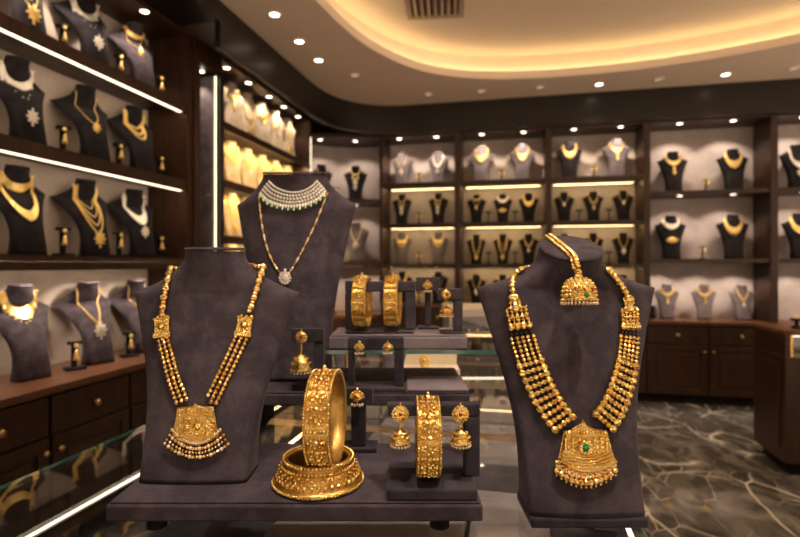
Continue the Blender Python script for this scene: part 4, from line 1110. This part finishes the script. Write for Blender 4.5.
# ---- right necklace
t = thing('necklace', 'heavy five-row gold necklace with emerald plaque pendant on the right bust', 'necklace', D(*OR), TH)
def dist_along(P):
    s = [0]
    for a, b in zip(P, P[1:]): s.append(s[-1] + (b - a).length)
    return s
for side, top, term, dn in ((-1, [(521, 269), (515, 275), (512, 284), (513.5, 294)], [(514, 298), (516.5, 312), (520, 326)], [(521.5, 333), (525.5, 348), (532, 367), (542, 391), (554, 411), (565, 425)]),
                            (1, [(608, 270), (614, 276), (621, 285), (626.5, 294)], [(628, 299), (629.5, 312), (630, 326)], [(629.5, 333), (628.5, 348), (626, 367), (619.5, 391), (610.5, 411), (600, 425)])):
    P = smooth_line(onb(BR, OR, top, 0.006)); b = MB()
    for i, q in enumerate(resample(P, 0.0078)):
        b.sph(q, (0.0050, 0.0050, 0.0046), 12, 8)
        for a in range(5): b.sph(q + Vector((0.0046 * cos(a * pi / 4), -0.0042 * sin(a * pi / 4), 0)), 0.0012, 5, 4)
    for q in resample([P[0]] + behind_neck(BR, P[0], side), 0.008): b.sph(q, 0.0045, 8, 6)
    obj('neck_beads', b, GOLD, t)
    # terminal ornament: leaf top, ribbed body, rope foot
    P = smooth_line(onb(BR, OR, term, 0.005)); b = MB()
    L3 = rows(BR, P, (-0.0135, -0.0068, 0.0, 0.0068, 0.0135), 0.006); m_ = len(P)
    for c_ in range(5):
        L = L3[c_]; a0 = int(m_ * (0.22 * abs(c_ - 2)))
        for i, q in enumerate(resample(L[a0:], 0.0066)):
            r = 0.0040 if c_ % 2 == 0 else 0.0034
            b.sph(q, (r, 0.0036, r * 0.8), 8, 6); b.sph(q + Vector((0, 0, 0.0033)), 0.0018, 6, 4)
    b.sph(P[0], (0.0100, 0.006, 0.0075), 10, 7)
    mid = P[m_ // 3]; b.sph(mid + Vector((0, -0.004, 0)), (0.0060, 0.004, 0.0080), 10, 7)
    for f_ in (0.35, 0.62, 0.86):
        for c_ in range(9):
            o = (-1 + c_ / 4) * (0.008 + 0.008 * f_); q = rows(BR, P, (o,), 0.010)[0][int(m_ * f_)]; b.sph(q, (0.0021, 0.0021, 0.0016), 6, 5)
    for c_ in range(4):
        o = -0.0130 + c_ * 0.0087; q = rows(BR, P, (o,), 0.008)[0][-1]
        b.sph(q, (0.0054, 0.0046, 0.0066), 10, 7)
    obj('terminal', b, GOLD, t)
    P = smooth_line(onb(BR, OR, dn, 0.004)); n_ = len(P)
    bl = MB()
    for L in rows(BR, P[:6], (-0.0136, -0.0068, 0.0, 0.0068, 0.0136), 0.004):
        for q in resample(L, 0.0036)[:1]: bl.sph(q, (0.0024, 0.0022, 0.0030), 7, 5)
    obj('black_bead_band', bl, BLKB, t)['label'] = 'black bead band'
    OFF = (-0.0158, -0.0074, 0.0, 0.0074, 0.0158)
    LL = rows(BR, P, OFF, 0.0045)
    tot = dist_along(P)[-1]
    gaps = MB()
    for c_ in range(5):
        L = LL[c_]; b = MB(); acc = 0.0; s = dist_along(L); total = s[-1]
        def at(dv):
            for j in range(len(s) - 1):
                if s[j + 1] >= dv:
                    f_ = (dv - s[j]) / max(1e-9, s[j + 1] - s[j]); return L[j] + (L[j + 1] - L[j]) * f_
            return L[-1]
        dv = 0.0065
        k = 0
        while dv < total - 0.003:
            fr = dv / total
            big = fr > 0.30
            r = 0.0036 if not big else (0.0060 if c_ in (0, 4) else 0.0041)
            q = at(dv)
            b.sph(q + Vector((0, -0.001, 0)), (r, r * 0.9, r * 0.92), 10, 7)
            if r > 0.004:
                for a in range(8): b.sph(q + Vector((r * 0.80 * cos(a * pi / 4), -r * 0.62 - 0.001, r * 0.74 * sin(a * pi / 4))), 0.0009, 5, 4)
            step = (0.0066 if not big else 0.0106) * total / tot
            if big: gaps.sph(at(min(total, dv + step / 2)), (0.0018, 0.0018, 0.0013), 6, 4)
            dv += step; k += 1
        obj('bead_strand', b, GOLD_D if c_ % 2 else GOLD, t)
    obj('dark_spacer_beads', gaps, BLKB, t)
poly = [(563, 431), (570, 429), (578, 424.5), (582, 418), (586, 424.5), (594, 428), (606, 430), (608, 442), (612, 454), (616, 460), (607, 466.5), (598, 470.5), (588, 472), (577, 470.5), (567, 467), (557, 459.5), (561, 448)]
mb, cx, cz = plaque('pendant', BR, OR, poly, GOLD, t, 0.008)
pn = obj('pendant', mb, GOLD_SHADE, t); mb = MB()
for k in range(14):
    mb.sph(surf(BR, OR, 566 + k * 3, 432.5, 0.011), (0.0020, 0.0020, 0.0030), 6, 5)
for u in (565, 572.5, 579, 594, 600.5, 606):
    mb.box(-0.0012, 0.0012, -0.002, 0.002, -0.011, 0.011, M=T(*surf(BR, OR, u + 0.5, 445, 0.0105)))
for u in (568.5, 575.5, 597.5, 603):
    for k in range(4): mb.sph(surf(BR, OR, u, 438 + k * 4.6, 0.0105), (0.0025, 0.0022, 0.0028), 8, 5)
mb.lathe([(0.0001, 0), (0.0115, 0.0), (0.0115, 0.003), (0.009, 0.0045), (0.0001, 0.0045)], 28, T(*surf(BR, OR, 586, 447.5, 0.010)) @ RX(pi / 2))
for k in range(16): mb.sph(surf(BR, OR, 586, 447.5, 0.0125) + Vector((0.0102 * cos(k * pi / 8), -0.002, 0.0102 * sin(k * pi / 8))), 0.0018, 6, 4)
for r_ in range(4):
    for k in range(24):
        a = (k - 11.5) / 11.5
        mb.sph(surf(BR, OR, 586.5 + a * (23 + r_ * 1.6), 451.5 + r_ * 3.0 + 7.5 * (1 - a * a), 0.0108), (0.0020, 0.0018, 0.0019), 6, 4)
for j in range(5):
    for k in range(15):
        u = 567 + k * 2.75 - (0.4 * j); v = 436.5 + j * 3.2
        if abs(u - 586) < 8.5 and abs(v - 447) < 9: continue
        mb.sph(surf(BR, OR, u, v, 0.0095), (0.0015, 0.0016, 0.0017), 6, 4)
for k in range(9): mb.sph(surf(BR, OR, 573 + k * 2.2, 429.5 - 5.5 * (1 - abs(k - 4) / 4), 0.0090), 0.0018, 6, 4)
for k in range(10):
    mb.sph(surf(BR, OR, 564 - k * 0.55, 434 + k * 2.6, 0.010), 0.0017, 6, 4); mb.sph(surf(BR, OR, 607 + k * 0.7, 434 + k * 2.6, 0.010), 0.0017, 6, 4)
obj('relief', mb, GOLD, pn)
obj('emerald', MB().sph(surf(BR, OR, 586, 447.5, 0.0150), (0.0050, 0.0025, 0.0062), 16, 10), EMER, pn)['label'] = 'green emerald'
n = 13
for k in range(n):
    a = (k - (n - 1) / 2) / ((n - 1) / 2)
    u = 586 + a * 29.5; v = 462 + 12.5 * (1 - a * a)
    dr = MB()
    dr.sph(surf(BR, OR, u, v, 0.007), 0.0026, 8, 6).sph(surf(BR, OR, u, v + 3.6, 0.007), (0.0022, .0022, .0026), 8, 6)
    dr.sph(surf(BR, OR, u, v + 8.6, 0.009), (0.0044, 0.0042, 0.0048), 12, 8).sph(surf(BR, OR, u, v + 13.0, 0.008), (0.0020, 0.0020, 0.0024), 8, 5)
    obj('bead_drop', dr, GOLD_D, pn)
    if k < n - 1:
        a = (k + 0.5 - (n - 1) / 2) / ((n - 1) / 2); u = 586 + a * 29.5; v = 461 + 12.5 * (1 - a * a)
        obj('bead_drop', MB().sph(surf(BR, OR, u, v, 0.006), 0.0026, 7, 5).sph(surf(BR, OR, u, v + 4, 0.007), (0.0026, .0024, .0034), 8, 5), GOLD_D if k % 2 else PEARL, pn)

# ---- forehead ornament on the right bust's neck
t = thing('forehead_ornament', 'gold domed forehead pendant with emerald hanging over right bust neck', 'forehead ornament', D(*OR), TH)
topz = BR.H; w, f, b_, q_, yc = BR.sec(BR.H)
def captop(x, y, h): return Vector((x, y, BR.H + BR.tilt * (y - yc) + 0.006 + h))
c1 = [captop(-0.024, yc + 0.034, 0.004), captop(-0.021, yc + 0.016, 0.004), captop(-0.017, yc - 0.006, 0.004), captop(-0.014, yc - 0.028, 0.004), captop(-0.012, yc - 0.0475, 0.003)]
cf = BR.front(0.002, 0.34)
c1 += [Vector((-0.0105, yc - 0.0545, BR.H - 0.0235)), Vector((-0.010, yc - 0.058, BR.H - 0.029))]
L = smooth_line(c1); b = MB()
for i, q in enumerate(resample(L, 0.0054)):
    for s in (-0.0036, 0.0036): b.sph(q + Vector((s, 0, 0.0012 if s > 0 else -0.0012)), 0.0032, 8, 6)
    b.sph(q + Vector((0, -0.0022, 0.0018)), 0.0028, 7, 5)
obj('chain', b, GOLD, t)
cz0 = BR.H - 0.0335
dm = Matrix.Translation((-0.010, yc - 0.064, cz0)) @ RX(-0.10)
b = MB(dm)
b.sph((0, 0, 0.0), (0.0058, 0.005, 0.005), 12, 8); b.lathe([(0.001, -0.003), (0.006, -0.004), (0.0065, -0.007), (0.007, -0.010)], 20, cap0=False, cap1=False)
prof = [(0.001, -0.010)] + [(0.0240 * sin(a) ** 0.7, -0.008 - 0.030 * (1 - cos(a))) for a in [0.25, 0.5, 0.75, 1.0, 1.25, 1.5]] + [(0.0252, -0.040), (0.0235, -0.042)]
b.lathe(prof, 40, cap0=False, cap1=True)
for ph, m_, r in ((0.35, 12, 0.0018), (0.58, 16, 0.0022), (0.80, 20, 0.0022), (1.02, 24, 0.0022), (1.24, 26, 0.0022), (1.42, 28, 0.0018)):
    for k in range(m_):
        a = 2 * pi * k / m_ + ph; b.sph((0.0243 * sin(ph) ** 0.7 * cos(a), 0.0243 * sin(ph) ** 0.7 * sin(a), -0.008 - 0.030 * (1 - cos(ph))), (r, r, r * 1.15), 7, 5)
for k in range(30):
    a = 2 * pi * k / 30; b.sph((0.0252 * cos(a), 0.0252 * sin(a), -0.0405), 0.0020, 6, 4)
dome = obj('dome', b, GOLD, t)
for k in range(5):
    a = -pi / 2 + (k - 2) * 0.55
    obj('ruby', MB(dm).sph((0.0232 * cos(a), 0.0232 * sin(a), -0.0265), (0.0022, 0.0022, 0.0026), 8, 6), RUBY, dome)
obj('emerald', MB(dm).sph((0.003, -0.0248, -0.0335), (0.0036, 0.0020, 0.0036), 12, 8), EMER, dome)['label'] = 'green emerald'
b = MB(dm)
for k in range(30):
    a = 2 * pi * k / 30; b.sph((0.0246 * cos(a), 0.0246 * sin(a), -0.0450), (0.0019, 0.0019, 0.0024), 7, 5)
obj('pearl_fringe', b, PEARL, t)

# ------------------------------------------------------------------ bangles
def bangle_parts(t, R, W, thick, ns=14, m=GOLD, finial=True, seed=1):
    """upright ring: axis along x, centre at the origin"""
    rnd = random.Random(seed); h = W / 2
    def P(a, x, r): return Vector((x, r * sin(a), r * cos(a)))
    n = 96; band = MB(); prof = [(-h, R - thick), (-h, R - 0.0012), (-h * 0.92, R), (-h * 0.72, R - 0.0012), (0, R - 0.0005), (h * 0.72, R - 0.0012), (h * 0.92, R), (h, R - 0.0012), (h, R - thick), (0, R - thick - 0.0004)]
    vs = []; k_ = len(prof)
    for i in range(n):
        for x, r in prof: vs.append(tuple(P(2 * pi * i / n, x, r)))
    band.add(vs, [(i * k_ + j, i * k_ + (j + 1) % k_, ((i + 1) % n) * k_ + (j + 1) % k_, ((i + 1) % n) * k_ + j) for i in range(n) for j in range(k_)], True)
    obj('band', band, GOLD_SHADE, t)
    for s in (-1, 1):
        b = MB(); cnt = int(2 * pi * R / 0.0042)
        for i in range(cnt):
            a = 2 * pi * i / cnt; b.sph(P(a, s * h * 0.93, R + 0.0014), 0.0021, 6, 5)
        obj('beaded_rim', b, m, t)
    b = MB(); st = 2 * pi / ns
    for i in range(ns):
        a = st * i
        b.sph(P(a, 0, R + 0.0008), (h * 0.24, 0.0050, h * 0.24), 10, 7)
        for k in range(7):
            g = 2 * pi * k / 7; b.sph(P(a + (h * 0.40 * sin(g)) / R, h * 0.42 * cos(g), R + 0.0008), 0.0026, 7, 5)
        for x in (-0.62, 0.62):
            b.sph(P(a, x * h, R), (0.0026, 0.0034, 0.0050), 7, 5); b.sph(P(a + st * .5, x * h, R), 0.0034, 7, 5)
            b.sph(P(a + st * .25, x * h * 0.8, R), 0.0018, 6, 5); b.sph(P(a - st * .25, x * h * 0.8, R), 0.0018, 6, 5)
        b.sph(P(a + st * .5, 0, R + 0.0005), (0.0052, 0.0038, 0.0034), 8, 6)
        for k in (-1, 1): b.sph(P(a + st * .5, k * h * 0.36, R), (0.0022, 0.0024, 0.0040), 7, 5)
    obj('chased_relief', b, m, t)
    if finial:
        b = MB(); b.sph(P(-0.05, 0, R + 0.003), (0.006, 0.005, 0.0045), 10, 7).sph(P(-0.05, 0, R + 0.008), (0.0034, 0.0034, 0.0036), 9, 6)
        for x in (-1, 1): b.sph(P(-0.05, x * 0.008, R + 0.002), (0.0034, 0.004, 0.003), 8, 6)
        obj('finial', b, m, t)
def bangle(label, X, Y, zc, R, W, thick, yaw=0.0, roll=0.0, group=None, ns=14, seed=1, name='bangle'):
    t = thing(name, label, 'bangle', D(X, Y, zc), TH + yaw, group)
    t.rotation_euler[1] = roll
    bangle_parts(t, R, W, thick, ns, seed=seed)
    return t
# low flared bangle lying on the platform
c = D(-0.122, 0.770, P1 + 0.0006)
t = thing('flared_bangle', 'broad flared gold bangle lying flat on the front platform', 'bangle', c, TH)
pr = [(0.050, 0.0), (0.0655, 0.0), (0.0665, 0.002), (0.0655, 0.005), (0.062, 0.006), (0.0605, 0.010), (0.0600, 0.016), (0.0590, 0.020), (0.0550, 0.0245), (0.0510, 0.028), (0.0490, 0.030), (0.0485, 0.034), (0.0500, 0.037), (0.0485, 0.039), (0.0455, 0.0385), (0.0445, 0.034), (0.0450, 0.020), (0.050, 0.0)]
obj('band', MB().lathe(pr, 96, cap0=False, cap1=False), GOLD_SHADE, t)
b = MB()
for k in range(100): a = 2 * pi * k / 100; b.sph((0.0668 * cos(a), 0.0668 * sin(a), 0.0036), (0.0022, 0.0022, 0.0028), 7, 5)
obj('rope_rim', b, GOLD, t)
b = MB()
for k in range(40):
    a = 2 * pi * k / 40; b.sph((0.0608 * cos(a), 0.0608 * sin(a), 0.0130), (0.0040, 0.0040, 0.0042), 9, 6); a += pi / 40; b.sph((0.0600 * cos(a), 0.0600 * sin(a), 0.0180), (0.0018, 0.0018, 0.0030), 6, 5)
obj('boss_row', b, GOLD, t)
b = MB()
for k in range(56):
    a = 2 * pi * k / 56; b.sph((0.0575 * cos(a), 0.0575 * sin(a), 0.0240 + (0.0016 if k % 2 else -0.0014)), (0.0026, 0.0026, 0.0020), 7, 5)
    b.sph((0.0528 * cos(a), 0.0528 * sin(a), 0.0275), (0.0020, 0.0020, 0.0014), 6, 5)
obj('leaf_row', b, GOLD, t)
b = MB()
for k in range(60): a = 2 * pi * k / 60; b.sph((0.0515 * cos(a), 0.0515 * sin(a), 0.0372), 0.0029, 8, 6); b.sph((0.0535 * cos(a), 0.0535 * sin(a), 0.0290), (0.0022, 0.0022, 0.0030), 7, 5)
obj('bead_rim', b, GOLD, t)
bangle('broad gold bangle standing upright on the flared bangle', -0.1105, 0.771, P1 + 0.0392 + 0.0560, 0.0685, 0.037, 0.0045, -0.07, -0.02, ns=14, seed=4)

# bar stand with bangle and two earrings at the front right of the platform
def bar_stand(label, X, Y, z0, bx0, bx1, by0, by1, bh, fx0, fx1, ztop, barh, legs, m=SUEDE_D, depth=0.020, fy=0.0):
    t = thing('bangle_stand', label, 'jewellery stand', D(X, Y, z0), TH)
    obj('base', MB().box(bx0, bx1, by0, by1, 0.0003, bh), m, t, bev=0.003)
    obj('bar', MB().box(fx0, fx1, fy - depth / 2, fy + depth / 2, ztop - barh, ztop), m, t, bev=0.003)
    for a, b in legs: obj('leg', MB().box(a, b, fy - depth / 2, fy + depth / 2, bh + 0.0003, ztop - barh - 0.0002), m, t, bev=0.003)
    return t
XS, YS = 0.046, 0.755
bar_stand('dark suede bar stand at the front right of the platform', XS, YS, P1, -0.064, 0.0605, -0.050, 0.052, 0.016, -0.064, 0.070, 0.122, 0.018, [(0.047, 0.070)])
bangle('broad gold bangle hanging on the front bar stand between two earrings', 0.0405, YS, P1 + 0.0730, 0.0545, 0.033, 0.0045, 0.0, 0.0, ns=12, seed=9)

def jhumka(label, X, Y, ztop, s=1.0, stud=0.0125, domer=0.0135, link=0.016, h=0.017, m=GOLD, group=None, rub=True):
    t = thing('jhumka_earring', label, 'earring', D(X, Y, ztop), TH, group, s)
    b = MB()
    b.lathe([(0.0005, 0.003), (stud * 0.55, 0.003), (stud * 0.9, 0.0016), (stud, 0.0), (stud * 0.95, -0.001)], 24, T(0, 0, -stud) @ RX(pi / 2))
    for k in range(16): b.sph((stud * 0.93 * cos(k * pi / 8), -0.001, -stud + stud * 0.93 * sin(k * pi / 8)), 0.0017, 6, 5)
    for k in range(8): b.sph((stud * 0.55 * cos(k * pi / 4), -0.0025, -stud + stud * 0.55 * sin(k * pi / 4)), 0.0021, 7, 5)
    b.sph((0, 0, 0.002), (0.002, 0.0015, 0.003), 6, 5)
    obj('stud', b, m, t)
    if rub: obj('ruby', MB().sph((0, -0.0035, -stud), (0.0028, 0.002, 0.0028), 10, 7), RUBY, t)
    z = -2 * stud - 0.002
    b = MB()
    for k in range(int(link / 0.004)): b.sph((0, -0.002, z - 0.002 - k * 0.004), 0.0021, 7, 5)
    obj('link', b, m, t)
    z -= link
    b = MB(T(0, -0.004, z))
    prof = [(0.001, 0.002), (0.003, 0.0)] + [(domer * sin(a), -h * (1 - cos(a))) for a in (0.35, 0.6, 0.85, 1.1, 1.35, 1.57)] + [(domer * 1.05, -h - 0.002), (domer * 0.9, -h - 0.0035)]
    b.lathe(prof, 28, cap0=True, cap1=True)
    for ph in (0.75, 1.15):
        m_ = 14
        for k in range(m_): a = 2 * pi * k / m_ + ph; b.sph((domer * 1.01 * sin(ph) * cos(a), domer * 1.01 * sin(ph) * sin(a), -h * (1 - cos(ph))), 0.0019, 6, 5)
    for k in range(22): a = 2 * pi * k / 22; b.sph((domer * 1.04 * cos(a), domer * 1.04 * sin(a), -h - 0.001), 0.0013, 6, 4)
    obj('dome', b, m, t)
    b = MB(T(0, -0.004, z))
    for k in range(18): a = 2 * pi * k / 18; b.sph((domer * 1.0 * cos(a), domer * 1.0 * sin(a), -h - 0.0052), 0.0019, 6, 5)
    obj('pearl_fringe', b, PEARL, t)
    return t
fy = YS - 0.010 - 0.0035
jhumka('gold jhumka earring left of the bangle on the front bar stand', 0.0005, fy, P1 + 0.1215, link=0.0065)
jhumka('gold jhumka earring right of the bangle on the front bar stand', 0.0870, fy, P1 + 0.1215, link=0.0065)

# small post stand with one stud, behind the upright bangle
t = thing('earring_stand', 'narrow dark post stand behind the upright bangle holding one earring', 'earring stand', D(-0.072, 0.900, P1), TH)
obj('base', MB().box(-0.032, 0.032, -0.014, 0.03, 0.0003, 0.008), SUEDE_D, t, bev=0.002)
obj('post', MB().box(-0.013, 0.013, -0.006, 0.006, 0.0083, 0.0825), SUEDE_D, t, bev=0.002)
obj('top_tile', MB().box(-0.025, 0.025, -0.010, 0.010, 0.0827, 0.110), SUEDE_D, t, bev=0.002)
def stud(label, X, Y, z, s=1.0, m=GOLD):
    t = thing('stud_earring', label, 'earring', D(X, Y, z), TH, None, s)
    b = MB(); b.sph((0, 0, 0.010), (0.0095, 0.004, 0.0085), 14, 8)
    for k in range(9): a = pi * k / 8; b.sph((0.0105 * cos(a), -0.001, 0.010 + 0.0095 * sin(a)), 0.0026, 7, 5)
    b.sph((0, -0.003, 0.012), (0.0045, 0.0035, 0.0045), 9, 6); b.sph((0, -0.001, 0.0225), (0.0030, 0.0025, 0.0040), 8, 5)
    obj('stud', b, m, t)
    d = MB()
    for k in range(5): d.sph((-0.0085 + k * 0.00425, -0.001, -0.0018 - 0.0012 * (k % 2)), (0.0020, 0.0020, 0.0030), 7, 5)
    obj('bead_fringe', d, PEARL, t)
stud('gold fan stud earring on the narrow post stand', -0.0735, 0.884, P1 + 0.086, 1.05)

# frame stand with a pair of studs, on the middle step
YA = 1.062
t = thing('earring_stand', 'open dark frame stand holding two small studs on the middle step', 'earring stand', D(-0.050, YA, P2), TH)
obj('base', MB().box(-0.040, 0.062, -0.018, 0.030, 0.0003, 0.009), SUEDE, t, bev=0.002)
obj('bar', MB().box(-0.057, 0.058, -0.009, 0.009, 0.084, 0.109), SUEDE_D, t, bev=0.003)
obj('leg', MB().box(-0.057, -0.043, -0.008, 0.008, 0.0003, 0.0838), SUEDE_D, t, bev=0.002)
obj('leg', MB().box(0.038, 0.058, -0.008, 0.008, 0.0093, 0.0838), SUEDE_D, t, bev=0.002)
stud('small gold stud earring, left one on the open frame stand', -0.083, YA - 0.0135, P2 + 0.080, 0.90)
stud('small gold stud earring, right one on the open frame stand', -0.025, YA - 0.0135, P2 + 0.080, 0.90)

# tall slate card stand with a jhumka between the two left busts
t = thing('earring_stand', 'slate suede card stand holding a jhumka left of the upright bangle', 'earring stand', D(-0.200, 1.095, P2), TH)
t.location = D(-0.192, 1.075, P2)
obj('base', MB().box(-0.030, 0.045, -0.018, 0.018, 0.0003, 0.012), SUEDE_D, t, bev=0.002)
obj('post', MB().box(0.014, 0.034, -0.006, 0.008, 0.0123, 0.0980), SUEDE_D, t, bev=0.002)
obj('top_tile', MB().box(-0.034, 0.034, -0.009, 0.009, 0.0982, 0.126), SUEDE_D, t, bev=0.002)
jhumka('large gold jhumka earring on the card stand left of the upright bangle', -0.203, 1.0615, P2 + 0.121, 1.12, stud=0.0105, domer=0.0185, link=0.018, h=0.027)

# bar stand with two bangles on the upper tray
YB3 = 1.16
bar_stand('slate bar stand holding two bangles on the upper tray', -0.045, YB3, P3, -0.075, 0.075, -0.035, 0.045, 0.006, -0.078, 0.080, 0.115, 0.024, [(-0.078, -0.060), (0.056, 0.080)], SUEDE, 0.022)
g = 'pair of bangles on the upper bar stand'
bangle('gold bangle on the upper bar stand, left of the pair', -0.085, YB3, P3 + 0.0695, 0.0545, 0.030, 0.0045, -0.10, 0.0, g, ns=10, seed=11)
bangle('gold bangle on the upper bar stand, right of the pair', -0.016, YB3, P3 + 0.0695, 0.0545, 0.030, 0.0045, -0.10, 0.0, g, ns=10, seed=12)
# small tile stand and card stand with earrings on the upper tray
t = thing('earring_stand', 'slate tile stand holding a tiny stud, right of the upper bangles', 'earring stand', D(0.066, 1.215, P3), TH)
obj('base', MB().box(-0.025, 0.025, -0.012, 0.030, 0.0003, 0.006), SUEDE, t, bev=0.002)
obj('post', MB().box(-0.007, 0.007, 0.0, 0.012, 0.0063, 0.0900), SUEDE, t, bev=0.002)
obj('top_tile', MB().box(-0.028, 0.028, -0.008, 0.012, 0.0902, 0.122), SUEDE, t, bev=0.002)
stud('tiny gold stud earring on the tile stand right of the upper bangles', 0.064, 1.202, P3 + 0.092, 0.95)
t = thing('earring_stand', 'slate panel stand with a jhumka at the right end of the upper tray', 'earring stand', D(0.112, 1.14, P3), TH)
obj('base', MB().box(-0.024, 0.026, -0.020, 0.030, 0.0003, 0.005), SUEDE, t, bev=0.0015)
obj('top_tile', MB().box(-0.028, 0.026, -0.009, 0.009, 0.072, 0.099), SUEDE, t, bev=0.003)
obj('leg', MB().box(0.006, 0.026, -0.009, 0.009, 0.0053, 0.0718), SUEDE, t, bev=0.002)
jhumka('gold jhumka earring at the right end of the upper tray', 0.101, 1.1265, P3 + 0.096, 1.0, stud=0.010, domer=0.0145, link=0.014, h=0.015, m=GOLD_S)
